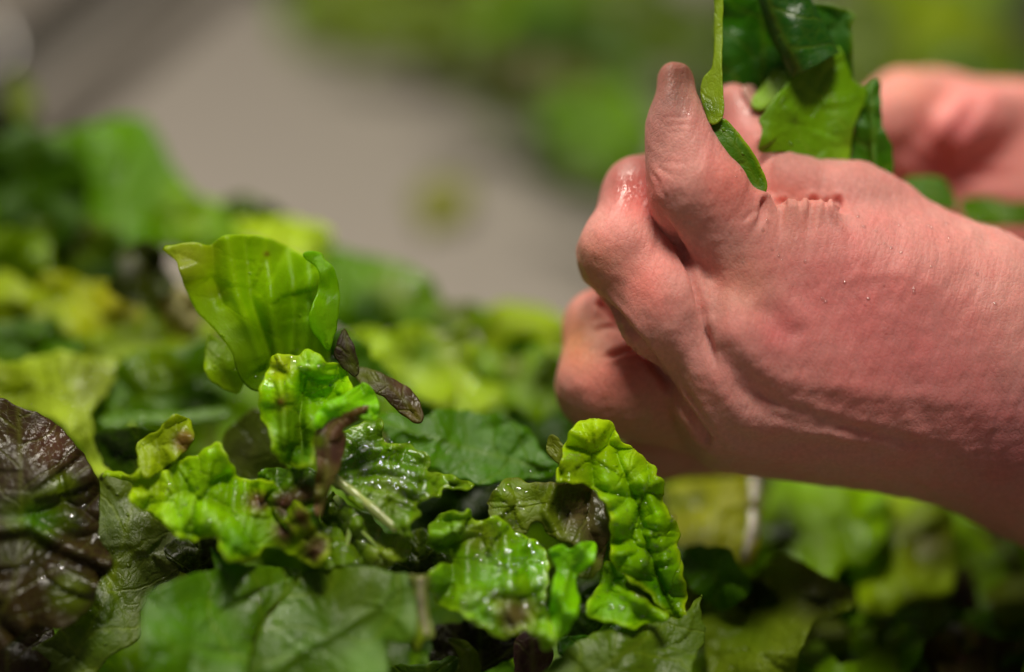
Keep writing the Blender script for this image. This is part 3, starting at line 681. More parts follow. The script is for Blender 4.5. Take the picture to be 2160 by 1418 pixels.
# ---- frilly mid-ground leaves behind
leaf('blurred frilly light green leaf in the middle of the heap behind the brown tips', [
    dict(outline=[(735, 700), (780, 690), (830, 705), (880, 680), (930, 700), (985, 690), (1000, 740), (1010, 800), (1060, 815), (1040, 860), (985, 880), (930, 870), (925, 850), (900, 845), (860, 820), (800, 785), (760, 760)], d=0.492, tilt=(0, 0.7), dome=1, bul=(0.003, 0.016), wob=(0.003, 0.03), ruf=(0.003, 0.02), col=(152, 184, 66),
         blobs=[(900, 745, 40, (80, 130, 26)), (960, 740, 40, (136, 160, 100))], seed=181, frill=5.0)], M_CRISP, group=GA)
leaf('blurred frilly green leaf running under the knuckles of the fist', [
    dict(outline=[(985, 740), (1030, 735), (1080, 750), (1130, 730), (1180, 760), (1200, 820), (1180, 860), (1130, 880), (1080, 860), (1030, 880), (990, 850), (975, 800)], d=0.496, tilt=(0, 0.7), bul=(0.003, 0.016), wob=(0.003, 0.03), ruf=(0.003, 0.02), col=(106, 152, 46), blobs=[(1080, 770, 30, (110, 130, 76)), (1160, 800, 50, (50, 82, 24))], seed=182, frill=5.0)], M_CRISP, group=GA)
leaf('blurred lime leaf at the back edge of the heap, left of the fist', [
    dict(outline=[(1000, 690), (1040, 645), (1100, 640), (1160, 655), (1200, 690), (1190, 740), (1130, 740), (1070, 745), (1020, 735)], d=0.53, tilt=(0, 0.6), bul=(0.004, 0.016), wob=(0.003, 0.03), ruf=(0.004, 0.02), col=(166, 190, 64), seed=183)], group=GA)
leaf('blurred dark green leaf sloping down behind the tall lime leaf', [
    dict(outline=[(640, 520), (700, 522), (780, 540), (850, 560), (910, 590), (940, 640), (1000, 640), (1030, 670), (1000, 700), (920, 690), (850, 700), (760, 710), (700, 690), (660, 620)], d=0.530, tilt=(0, 0.6), dome=1, bul=(0.004, 0.02), wob=(0.005, 0.04), ruf=(0.003, 0.02), col=(88, 146, 28), blobs=[(830, 620, 50, (104, 136, 54)), (780, 660, 50, (40, 86, 18)), (960, 650, 50, (92, 110, 30))], seed=184)], group=GA)

def on_counter(py, lift=0.045):
    a = math.radians(PITCH) + math.atan((py - H_PX / 2) * K)
    return (CAM_H - lift) / math.sin(a) * math.cos(math.atan((py - H_PX / 2) * K))

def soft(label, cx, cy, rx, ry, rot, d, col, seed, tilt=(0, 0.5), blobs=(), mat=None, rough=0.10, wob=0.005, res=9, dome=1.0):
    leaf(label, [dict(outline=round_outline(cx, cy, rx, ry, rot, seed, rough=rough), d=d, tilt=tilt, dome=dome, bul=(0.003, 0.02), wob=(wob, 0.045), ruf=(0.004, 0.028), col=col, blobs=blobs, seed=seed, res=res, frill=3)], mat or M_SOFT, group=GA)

soft('blurred yellow lime leaf lying flat behind the tall lime leaf', 610, 500, 95, 42, 8, 0.535, (186, 208, 56), 201, tilt=(0, 0.9))
soft('small blurred dark green scrap on the grey counter edge', 530, 440, 60, 22, 10, 0.55, (60, 92, 30), 202, tilt=(0, 0.9))
soft('dark rounded leaf hanging left of the tall lime leaf', 300, 580, 72, 60, 20, 0.492, (50, 62, 24), 203, tilt=(0.2, 0.2), blobs=[(280, 560, 30, (82, 82, 66))], res=6, wob=0.003)
soft('blurred whitish leaf rib glimpsed beside the tall lime leaf', 375, 655, 50, 62, -20, 0.495, (190, 186, 140), 204, tilt=(0.1, 0.3), res=6, wob=0.003)
soft('blurred yellow leaf with a wavy rim at the left, under the dark rounded leaf', 190, 650, 130, 62, 10, 0.505, (176, 184, 40), 205, tilt=(0.05, 0.6), blobs=[(250, 640, 50, (190, 190, 40)), (80, 690, 60, (120, 150, 30))])
soft('blurred yellow green leaf curling at the far left edge', 30, 640, 75, 60, 40, 0.500, (160, 176, 40), 206, tilt=(0.2, 0.4))
soft('blurred pale green leaf low in the left part, above the pale yellow one', 300, 720, 150, 42, -6, 0.492, (128, 158, 44), 207, tilt=(0, 0.8))
soft('blurred green leaf with white water glints at the left edge', 70, 720, 95, 48, 0, 0.488, (62, 110, 50), 208, tilt=(0, 0.7))
leaf('big blurred upright green leaf rising at the left', [
    dict(outline=[(85, 300), (150, 276), (200, 262), (245, 246), (300, 252), (335, 290), (365, 345), (405, 405), (450, 455), (440, 505), (340, 520), (210, 512), (120, 480), (75, 400)], d=0.545, tilt=(0.15, 0.35), dome=2, bul=(0.0015, 0.025), wob=(0.003, 0.05), ruf=(0.002, 0.03), rib=[(260, 520), (260, 250)],
         col=(86, 146, 16), blobs=[(170, 430, 70, (84, 142, 18)), (400, 450, 60, (132, 176, 20)), (110, 340, 60, (60, 108, 14))], seed=209, res=8, frill=2)], group=GA)
soft('blurred dark green leaf in the shade of the upright leaf at left', 70, 400, 110, 130, 10, 0.535, (52, 98, 16), 210, tilt=(0, 0.2))
soft('blurred green leaf sloping right behind the dark rounded leaf', 430, 480, 130, 62, 20, 0.55, (118, 172, 24), 211, tilt=(0, 0.5))
soft('blurred dark olive leaf with a brown patch between the left leaves', 130, 520, 130, 70, -10, 0.535, (84, 122, 26), 212, tilt=(0, 0.5), blobs=[(150, 480, 50, (60, 50, 20))])
soft('blurred lime leaf at the left edge below the shaded leaf', 40, 530, 70, 50, 20, 0.52, (110, 150, 30), 213)
soft('small blurred yellow green leaf standing at the far upper left', 45, 215, 30, 60, 0, 0.60, (120, 140, 50), 214, tilt=(0, 0.1))
soft('blurred dark leaf edge at the upper left margin', -10, 270, 40, 70, 0, 0.57, (34, 44, 10), 215, tilt=(0, 0.1))

# ---- lower right, behind the focus
leaf('blurred bright yellow leaf with a white rib below the wrist', [
    dict(outline=[(1395, 1040), (1430, 1020), (1500, 1010), (1580, 1008), (1606, 1040), (1604, 1110), (1590, 1180), (1540, 1195), (1480, 1170), (1430, 1150), (1405, 1100)], d=0.478, tilt=(-0.5, 1.1), dome=1, bul=(0.0015, 0.016), wob=(0.0012, 0.03), ruf=(0.002, 0.02), col=(206, 210, 50), blobs=[(1470, 1050, 24, (150, 156, 34)), (1420, 1060, 30, (170, 180, 50)), (1600, 1060, 26, (120, 110, 60))], seed=221, res=6)],
    ribs=[dict(pts=[(1592, 1010, 0.460), (1590, 1100, 0.456), (1574, 1185, 0.453)], col=(236, 230, 208), r0=11, r1=13)], group=GA)
leaf('veined dull green torn leaf at the bottom right of centre', [
    dict(outline=[(1140, 1440), (1157, 1404), (1180, 1382), (1240, 1346), (1300, 1324), (1360, 1314), (1410, 1308), (1440, 1300), (1462, 1270), (1482, 1252), (1474, 1290), (1486, 1330), (1474, 1380), (1452, 1430), (1430, 1490), (1140, 1500)], d=0.404, tilt=(0.15, 0.6), dome=2, bul=(0.0012, 0.011), wob=(0.0012, 0.03), ruf=(0.0010, 0.014), rib=[(1180, 1470), (1300, 1390), (1470, 1270)], col=(74, 108, 42), seed=231, frill=3.0, res=4.5)], M_SPIN, group=GA)
leaf('blurred grey green leaf drooping at the lower right, beside the black gap', [
    dict(outline=[(1475, 1290), (1520, 1250), (1570, 1230), (1620, 1190), (1660, 1170), (1740, 1215), (1800, 1250), (1790, 1290), (1720, 1310), (1690, 1370), (1660, 1440), (1520, 1470), (1490, 1380)], d=0.445, tilt=(-0.3, 0.8), dome=1, bul=(0.002, 0.016), wob=(0.004, 0.03), ruf=(0.003, 0.02), rib=[(1640, 1440), (1650, 1180)], col=(118, 142, 60), blobs=[(1720, 1260, 60, (94, 98, 66)), (1560, 1330, 60, (92, 124, 50))], seed=232, res=6)], group=GA)
soft('blurred green leaf just right of the arching lime leaf', 1510, 1215, 75, 60, 30, 0.452, (66, 122, 22), 233, tilt=(0, 0.4), res=6)
soft('blurred dark leaf in the gap under the yellow leaf', 1560, 1270, 80, 60, 0, 0.458, (34, 64, 16), 234, tilt=(0, 0.2), res=7)
soft('big blurred mid green leaf below the wrist', 1730, 1110, 140, 120, 20, 0.500, (128, 180, 36), 241, tilt=(-0.3, 1.3), wob=0.002, blobs=[(1650, 1120, 50, (30, 56, 12))])
soft('big blurred olive yellow leaf right of the mid green leaf below the wrist', 1900, 1160, 130, 125, -10, 0.492, (150, 182, 42), 242, tilt=(-0.3, 1.3), wob=0.002, blobs=[(1840, 1120, 60, (118, 126, 60)), (1960, 1150, 60, (120, 120, 20))])
soft('blurred dark green leaf at the right edge below the forearm', 2080, 1200, 110, 140, 0, 0.53, (36, 44, 18), 243, tilt=(0, 0.1))
soft('blurred green leaf low in the right corner', 2010, 1350, 130, 65, 20, 0.478, (92, 142, 30), 244, tilt=(0, 0.8))
soft('dark brown leaf in the bottom right corner', 2130, 1400, 90, 90, 0, 0.478, (44, 38, 14), 245, tilt=(0, 0.2))
soft('blurred brownish leaf sliver under the black gap', 1860, 1425, 90, 30, 15, 0.462, (66, 62, 34), 246, tilt=(0, 0.3))

# ---- small things in the dark gaps at the bottom
leaf('tiny curled olive leaf in the dark gap at the bottom centre', [
    dict(outline=[(945, 1350), (975, 1352), (1000, 1368), (1012, 1392), (1008, 1425), (985, 1440), (960, 1430), (968, 1400), (962, 1372)], d=0.411, tilt=(0.4, 0.3), dome=0, wob=(0.001, 0.012), col=(84, 104, 34), folds=[([(950, 1355), (990, 1375), (995, 1430)], 14, 0.004)], seed=251, res=4)], M_CRISP, group=GA)
leaf('dark purple leaf strip hanging in the gap below the blistered leaf', [
    dict(outline=[(1090, 1350), (1120, 1330), (1150, 1352), (1170, 1380), (1150, 1420), (1140, 1470), (1100, 1470), (1085, 1410)], d=0.413, tilt=(0.2, 0.3), wob=(0.002, 0.014), col=(70, 44, 44), seed=252, res=5)], M_RED, group=GA)
leaf('thin green leaf edge between the blistered leaf and the veined torn leaf', [
    dict(outline=[(1180, 1350), (1215, 1338), (1260, 1340), (1300, 1318), (1330, 1325), (1290, 1345), (1240, 1352), (1200, 1380), (1178, 1378)], d=0.413, tilt=(0, 0.8), wob=(0.0015, 0.014), col=(56, 116, 26), seed=253, res=5)], group=GA)
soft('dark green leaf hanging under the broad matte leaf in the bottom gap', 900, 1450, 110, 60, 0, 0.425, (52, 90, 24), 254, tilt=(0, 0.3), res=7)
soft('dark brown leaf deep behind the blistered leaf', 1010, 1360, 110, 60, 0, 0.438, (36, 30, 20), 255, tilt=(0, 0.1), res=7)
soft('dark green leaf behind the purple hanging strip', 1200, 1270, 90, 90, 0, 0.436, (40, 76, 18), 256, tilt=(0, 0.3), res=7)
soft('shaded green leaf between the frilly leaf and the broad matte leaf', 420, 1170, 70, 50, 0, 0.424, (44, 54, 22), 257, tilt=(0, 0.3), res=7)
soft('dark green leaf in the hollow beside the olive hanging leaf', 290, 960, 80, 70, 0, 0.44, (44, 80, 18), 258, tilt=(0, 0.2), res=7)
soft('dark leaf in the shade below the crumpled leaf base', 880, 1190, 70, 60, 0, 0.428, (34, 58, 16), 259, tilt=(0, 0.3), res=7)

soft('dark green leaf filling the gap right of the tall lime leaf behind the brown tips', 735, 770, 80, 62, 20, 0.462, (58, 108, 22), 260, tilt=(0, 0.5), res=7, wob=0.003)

# ---- far heap behind the counter
soft('far blurred olive green leaf mass at the top, left of the fingertips', 880, 30, 210, 75, 8, on_counter(30), (96, 122, 22), 301)
soft('far blurred dark leaf under the olive one at the top', 1040, 150, 160, 75, 20, on_counter(150), (66, 78, 20), 302)
soft('far blurred bluish green leaf at the top, right of the olive one', 1350, 55, 190, 95, 5, on_counter(55), (82, 108, 66), 303)
soft('far blurred brown green leaf beside the forefinger tip', 1190, 190, 130, 85, 30, on_counter(190), (86, 86, 22), 304)
soft('far blurred bright green leaf left of the forefinger', 1270, 270, 130, 95, 15, on_counter(270), (88, 140, 24), 305)
soft('far blurred dark green leaf above the middle knuckle', 1220, 370, 100, 45, 20, on_counter(370), (52, 78, 18), 306)
soft('far blurred bright olive leaf at the top right behind the far hand', 1960, 80, 190, 130, 30, on_counter(80), (124, 148, 34), 307, blobs=[(2000, 60, 70, (150, 168, 50))])
soft('far blurred green leaf at the top right beside the torn leaves', 1800, 120, 120, 140, 0, on_counter(120), (84, 110, 22), 308)
soft('far blurred dark leaf in the top right corner', 2170, 60, 60, 110, 0, on_counter(60), (36, 40, 22), 309)
soft('far blurred green leaf behind the pinched leaves', 1600, 130, 160, 150, 0, on_counter(130), (62, 88, 30), 310)
soft('small lime leaf scrap lying alone on the grey counter', 930, 425, 62, 52, 0, 0.808, (148, 150, 72), 311, tilt=(0, 2.0), wob=0.003)

def buried():
    """the mass of leaves under the top ones and far behind them"""
    r = np.random.RandomState(77)
    vs_, fs_, cs_, ss_ = [], [], [], []; off = 0
    cols = [DARK, GREEN, OLIVE, DARK, (60, 50, 30), GREEN, (70, 110, 26)]
    spots = []
    for k in range(110):
        x, y = r.uniform(-350, 2500), r.uniform(760, 1650)
        spots.append((x, y, 0.462 + max(0, 1418 - y) / 1418 * 0.10 + max(0, x - 1300) / 900 * 0.05 + (0.035 if x > 1480 else 0) + r.uniform(0, 0.035), r.uniform(70, 150)))
    for gx in range(-500, 2700, 130):                          # a floor of leaves lying on the counter
        for gy in range(640, 1750, 120):
            if gy < 880 and 560 < gx < 1560 or gy < 700: continue
            y = gy + r.uniform(-40, 40); x = gx + r.uniform(-50, 50)
            ang = math.radians(PITCH) + math.atan((y - 709) * K)
            spots.append((x, y, (CAM_H - 0.014) / math.sin(ang) * math.cos(math.atan((y - 709) * K)), 125))
    for k in range(26):
        x = r.uniform(-400, 380)
        spots.append((x, r.uniform(380, 800), 0.57 + r.uniform(0, 0.05), r.uniform(70, 130)))
    for k in range(30):
        x = r.uniform(640, 2500); top = -260
        spots.append((x, (yy := r.uniform(top, 60 + max(0, x - 800) * 0.36)), on_counter(max(yy, -200), r.uniform(0.015, 0.04)), r.uniform(90, 170)))
    for (x, y, d, R) in spots:
        v, f, c, s = patch_mesh(round_outline(x, y, R, R * r.uniform(0.6, 0.9), r.uniform(0, 180), r.randint(1e6)), d, tilt=(r.uniform(-0.4, 0.4), 1.2 if R == 125 else r.uniform(0.1, 0.7)), bul=(0.003, 0.02), wob=(0.006, 0.04), ruf=(0.004, 0.025),
                                col=cols[r.randint(len(cols))], seed=r.randint(1e6), res=18, frill=3)
        vs_.append(v); cs_.append(c); ss_.append(s); fs_ += [tuple(i + off for i in q) for q in f]; off += len(v)
    o = mesh_object('salad_heap', np.vstack(vs_), fs_, M_SOFT, {'col': ('FLOAT_COLOR', np.vstack(cs_)), 'st': ('FLOAT_VECTOR', np.vstack(ss_))})
    tag(o, 'mass of mixed green salad leaves lying under and behind the top leaves', 'salad', None, 'stuff')
buried()

# ---- the leaves held between thumb and forefinger
GH = 'torn leaves held in the fist'
leaf('dark green torn leaf held upright, its left edge catching light and a roll across it', [
    dict(outline=[(1514, -110), (1510, 0), (1507, 57), (1507, 133), (1514, 180), (1540, 190), (1562, 205), (1588, 226), (1640, 212), (1700, 180), (1790, 180), (1800, 152), (1797, 57), (1804, 30), (1760, 10), (1690, -10), (1690, -110)], d=0.447, tilt=(-0.15, -0.1), dome=2, wob=(0.0012, 0.03), bul=(0.0012, 0.012), ruf=(0.0008, 0.015),
         rib=[(1600, 230), (1610, 100), (1600, -70)], col=(36, 100, 14), edge=((110, 150, 60), 5, 0.9), seed=401, res=4.5, frill=0.8),
    dict(outline=[(1522, -70), (1526, 0), (1524, 60), (1523, 140), (1526, 190), (1526, 240), (1515, 258), (1500, 262), (1488, 240), (1478, 205), (1482, 168), (1500, 146), (1506, 120), (1506, 40), (1508, -70)], d=0.424, tilt=(-0.35, 0.25), dome=0, wob=(0.0005, 0.02), rib=[(1500, 262), (1514, 0)], col=(138, 174, 78), blobs=[(1490, 230, 30, (70, 110, 36))], part='curled_edge', seed=402, res=3.5, frill=0.6),  # light along this curled edge is put into its paler colour
    dict(outline=[(1330, -62), (1400, -34), (1460, -24), (1496, -56), (1530, -150), (1480, -185), (1400, -160), (1335, -115)], d=0.418, tilt=(0.2, 2.2), dome=2, wob=(0.0012, 0.02), rib=[(1550, -110), (1340, -80)], col=(40, 104, 16), part='drooping_tip', seed=404, res=6),  # unseen leaf piece added above the frame to shade the forefinger tip
    dict(outline=[(1490, 262), (1508, 252), (1528, 250), (1550, 273), (1578, 308), (1603, 347), (1617, 379), (1618, 397), (1610, 414), (1585, 420), (1560, 394), (1540, 349), (1512, 311)], d=0.4200, tilt=(0.0, 0.12), dome=0, wob=(0.0005, 0.02), rib=[(1608, 410), (1560, 320), (1508, 258)], col=(58, 112, 18), edge=((150, 186, 70), 5, 0.9), part='hanging_lobe', seed=403, res=3.5, frill=0.6)], M_SPIN, group=GH)

def held_roll():
    pts = catmull([(1640, -80), (1652, -10), (1676, 50), (1704, 105), (1722, 138)], 8, False)
    n, m = len(pts), 22
    T = np.gradient(pts, axis=0); T /= np.linalg.norm(T, axis=1)[:, None]
    vs_, fs_, st = [], [], []
    for i in range(n):
        nx, ny = T[i, 1], -T[i, 0]
        R = np.interp(i / (n - 1), [0, 0.6, 1], [46, 56, 60])
        for j in range(m):
            a = math.radians(-115 + 270 * j / (m - 1)); rr = R * (1 - 0.12 * j / m)
            vs_.append(campt(pts[i, 0] + nx * rr * math.sin(a), pts[i, 1] + ny * rr * math.sin(a), 0.4370 - rr * 0.44 * K * (math.cos(a) - 0.4) * 0.8)); st.append((i * 0.0009, (j - 6) * 0.0010, 0.01))
    for i in range(n - 1):
        for j in range(m - 1): fs_.append((i * m + j, i * m + j + 1, (i + 1) * m + j + 1, (i + 1) * m + j))
    v = np.array(vs_); r2 = waves(v[:, 0], v[:, 1], 0.012, 9)
    v[:, 2] += r2 * 0.0007
    C = np.tile(lin(44, 100, 22), (len(v), 1))
    o = mesh_object('lettuce_leaf', to_world(v), fs_, M_SPIN, {'col': ('FLOAT_COLOR', C), 'st': ('FLOAT_VECTOR', np.array(st))})
    md = o.modifiers.new('thickness', 'SOLIDIFY'); md.thickness = 0.0005
    tag(o, 'rolled glossy dark green leaf on top of the held torn leaves', 'lettuce leaf', GH)
held_roll()

leaf('lighter green torn leaf piece with a pointed right corner, held against the thumb', [
    dict(outline=[(1770, 99), (1780, 124), (1793, 152), (1808, 178), (1836, 190), (1824, 212), (1812, 236), (1803, 262), (1797, 286), (1794, 330), (1793, 380), (1760, 365), (1730, 348), (1706, 336), (1675, 328), (1645, 322), (1602, 316), (1607, 278), (1601, 251), (1614, 232), (1637, 206), (1660, 179), (1683, 152), (1710, 136), (1732, 128), (1763, 104)],
         d=0.4405, tilt=(0.42, 0.1), dome=2, bul=(0.0007, 0.012), wob=(0.0010, 0.022), ruf=(0.0006, 0.014), rib=[(1793, 352), (1790, 280), (1830, 192)], col=(92, 148, 46), blobs=[(1720, 160, 50, (86, 140, 44)), (1790, 330, 40, (112, 164, 70)), (1640, 290, 40, (100, 156, 34))],
         folds=[([(1690, 170), (1740, 215), (1800, 200)], 10, 0.0004), ([(1660, 230), (1700, 270), (1760, 300)], 10, 0.0004)], edge=((100, 160, 30), 4, 0.8), seed=411, res=3.5, frill=1.6)], M_SPIN, group=GH)
leaf('small bright leaf scrap tucked under the rolled leaf above the thumb', [
    dict(outline=[(1585, 215), (1612, 180), (1630, 150), (1655, 145), (1668, 165), (1650, 190), (1630, 215), (1600, 232)], d=0.4445, tilt=(0, 0.5), dome=3, wob=(0.0008, 0.012), col=(112, 164, 36), seed=412, res=4)], M_SPIN, group=GH)
leaf('narrow green leaf strip with a light midrib standing right of the pointed piece', [
    dict(outline=[(1812, 190), (1831, 184), (1850, 168), (1858, 183), (1860, 236), (1865, 274), (1880, 310), (1884, 350), (1880, 400), (1840, 400), (1797, 380), (1794, 305), (1806, 240)], d=0.446, tilt=(-0.2, 0.1), dome=0, wob=(0.0008, 0.02), ruf=(0.0006, 0.012), rib=[(1845, 370), (1838, 190)], col=(48, 108, 18), folds=[([(1838, 185), (1842, 280), (1845, 372)], 8, 0.0012)], seed=413, res=4)],
    M_SPIN, ribs=[dict(pts=[(1836, 188, 0.4272), (1842, 280, 0.4268), (1846, 368, 0.4265)], col=(92, 140, 50), r0=3.5, r1=4.5)], group=GH)
leaf('blurred green leaf bit showing over the back of the fist', [
    dict(outline=[(1905, 385), (1930, 374), (1980, 376), (2008, 400), (2016, 440), (1990, 440), (1940, 420)], d=0.475, tilt=(0, 0.5), wob=(0.001, 0.02), col=(64, 118, 22), seed=414)], group=GH)
leaf('blurred bluish green leaf bit held by the far hand', [
    dict(outline=[(2025, 430), (2070, 415), (2120, 424), (2180, 430), (2180, 470), (2110, 478), (2050, 470)], d=0.49, tilt=(0, 0.5), bul=(0.002, 0.012), wob=(0.002, 0.02), col=(64, 110, 46), seed=415)], group=GH)

# ------------------------------------------------------------------ hands: a distance field, meshed
def smin(a, b, k):
    h = np.clip(0.5 + 0.5 * (b - a) / k, 0, 1)
    return b * (1 - h) + a * h - k * h * (1 - h)

class Field:
    def __init__(s, lo, hi, h):
        s.lo, s.h = np.array(lo, float), h
        s.n = np.ceil((np.array(hi) - s.lo) / h).astype(int) + 1
        s.ax = [s.lo[i] + h * np.arange(s.n[i]) for i in range(3)]
    def empty(s): return np.full(tuple(s.n), 0.03, np.float32)
    def _box(s, lo, hi):
        i0 = np.clip(np.floor((lo - s.lo) / s.h).astype(int), 0, s.n - 1)
        i1 = np.clip(np.ceil((hi - s.lo) / s.h).astype(int) + 1, 1, s.n)
        sl = tuple(slice(a, b) for a, b in zip(i0, i1))
        return sl, np.meshgrid(*[s.ax[i][sl[i]] for i in range(3)], indexing='ij', sparse=True)
    def cone(s, F, a, b, ra, rb, k, cut=False, m=0.016):
        a, b = np.asarray(a, float), np.asarray(b, float)
        r = max(ra, rb) + m
        sl, (X, Y, Z) = s._box(np.minimum(a, b) - r, np.maximum(a, b) + r)
        ab = b - a; L2 = ab @ ab + 1e-12
        t = np.clip(((X - a[0]) * ab[0] + (Y - a[1]) * ab[1] + (Z - a[2]) * ab[2]) / L2, 0, 1)
        d = np.sqrt((X - a[0] - t * ab[0]) ** 2 + (Y - a[1] - t * ab[1]) ** 2 + (Z - a[2] - t * ab[2]) ** 2) - (ra + t * (rb - ra))
        F[sl] = -smin(-F[sl], d, k) if cut else smin(F[sl], d, k)
    def ball(s, F, c, rad, k, cut=False, m=0.014):
        c, rad = np.asarray(c, float), np.asarray(rad, float)
        sl, (X, Y, Z) = s._box(c - rad - m, c + rad + m)
        q = np.sqrt(((X - c[0]) / rad[0]) ** 2 + ((Y - c[1]) / rad[1]) ** 2 + ((Z - c[2]) / rad[2]) ** 2)
        d = (q - 1) * rad.min()
        F[sl] = -smin(-F[sl], d, k) if cut else smin(F[sl], d, k)

def surface_nets(F, fld):
    s = F < 0
    n = np.array(F.shape) - 1
    cs = [(i, j, k) for i in (0, 1) for j in (0, 1) for k in (0, 1)]
    sub = lambda A, c: A[c[0]:c[0] + n[0], c[1]:c[1] + n[1], c[2]:c[2] + n[2]]
    cnt = sum(sub(s, c).astype(np.int8) for c in cs)
    act = (cnt > 0) & (cnt < 8)
    ids = -np.ones(act.shape, int); ids[act] = np.arange(act.sum())
    base = np.argwhere(act)
    val = {c: sub(F, c)[act] for c in cs}
    acc = np.zeros((len(base), 3)); w = np.zeros(len(base))
    for c in cs:
        for ax in range(3):
            if c[ax] == 0:
                c2 = list(c); c2[ax] = 1; c2 = tuple(c2)
                a, b = val[c], val[c2]
                m = (a < 0) != (b < 0)
                t = a[m] / (a[m] - b[m])
                p = np.tile(np.array(c, float), (m.sum(), 1)); p[:, ax] += t
                acc[m] += p; w[m] += 1
    V = (base + acc / w[:, None]) * fld.h + fld.lo
    faces = []
    for ax in range(3):
        o1, o2 = [(1, 2), (2, 0), (0, 1)][ax]
        A = np.moveaxis(s, ax, 0)
        d = np.moveaxis(A[:-1] != A[1:], 0, ax)
        e = np.argwhere(d)
        e = e[(e[:, o1] > 0) & (e[:, o2] > 0) & (e[:, o1] < n[o1]) & (e[:, o2] < n[o2])]
        def cell(a, b):
            q = e.copy(); q[:, o1] += a; q[:, o2] += b
            return ids[q[:, 0], q[:, 1], q[:, 2]]
        quad = np.stack([cell(-1, -1), cell(0, -1), cell(0, 0), cell(-1, 0)], -1)
        flip = ~s[e[:, 0], e[:, 1], e[:, 2]]
        quad[flip] = quad[flip][:, ::-1]
        faces.append(quad)
    return V, np.vstack(faces)

def smooth_mesh(V, Q, it=3, lam=0.5):
    e = np.vstack([Q[:, [0, 1]], Q[:, [1, 2]], Q[:, [2, 3]], Q[:, [3, 0]]])
    for _ in range(it):
        acc = np.zeros_like(V); w = np.bincount(e.ravel(), minlength=len(V)).astype(float)
        for c in range(3):
            acc[:, c] = np.bincount(e[:, 0], V[e[:, 1], c], len(V)) + np.bincount(e[:, 1], V[e[:, 0], c], len(V))
        V = V + lam * (acc / w[:, None] - V)
    return V

def vert_normals(V, Q):
    fn = np.cross(V[Q[:, 2]] - V[Q[:, 0]], V[Q[:, 3]] - V[Q[:, 1]])
    N = np.zeros_like(V)
    for k in range(4):
        for c in range(3):
            N[:, c] += np.bincount(Q[:, k], fn[:, c], len(V))
    return N / (np.linalg.norm(N, axis=1)[:, None] + 1e-12)

def J(px, py, d): return campt(px, py, d)
def chain(fld, F, pts, k):
    """pts: (px, py, d, radius mm)"""
    for a, b in zip(pts[:-1], pts[1:]):
        fld.cone(F, J(*a[:3]), J(*b[:3]), a[3] / 1000, b[3] / 1000, k)

def to_px(V):
    return np.stack([W_PX / 2 + V[:, 0] / (-V[:, 2]) / K, H_PX / 2 - V[:, 1] / (-V[:, 2]) / K], -1)

def crease(V, N, px, line, w, depth, lip=0.35, nz=0.05, smooth=True, taper=True, fade=False):
    """press a fold of the skin along a line; lips rise beside it"""
    ln = catmull(line, 8, False) if smooth and len(line) > 2 else np.asarray(line, float)
    lo, hi = ln.min(0) - 4 * w, ln.max(0) + 4 * w
    m = np.where((px > lo).all(1) & (px < hi).all(1) & (N[:, 2] > nz))[0]
    if not len(m): return
    d, arc, _ = seg_dist(px[m], ln)
    tot = np.hypot(*np.diff(ln, axis=0).T).sum()
    tp = np.clip(np.sin(np.pi * np.clip(arc / tot, 0.02, 0.98)) * 1.6, 0, 1) if taper else 1.0
    if fade: tp = np.clip(1.05 - arc / tot, 0, 1) ** 1.3
    q = d / w
    V[m] += N[m] * ((-np.exp(-q ** 2) + lip * np.exp(-((q - 1.9) / 0.9) ** 2)) * depth / 1000 * tp)[:, None]

def skin_object(name, V, Q, px, N, base, blobs, wets, label):
    C = np.tile(lin(*base), (len(V), 1))
    for (bx, by, br, bc, st) in blobs:
        w = np.exp(-(((px[:, 0] - bx) ** 2 + (px[:, 1] - by) ** 2) / br ** 2))[:, None] * st
        C = C * (1 - w) + lin(*bc) * w
    wet = np.zeros(len(V))
    for (bx, by, br, st) in wets:
        wet = np.maximum(wet, st * np.exp(-(((px[:, 0] - bx) ** 2 + (px[:, 1] - by) ** 2) / br ** 2)))
    o = mesh_object(name, to_world(V), Q, M_SKIN, {'col': ('FLOAT_COLOR', C), 'wet': ('FLOAT', wet), 'sk': ('FLOAT_VECTOR', V)})
    return tag(o, label, 'hand', 'hands')

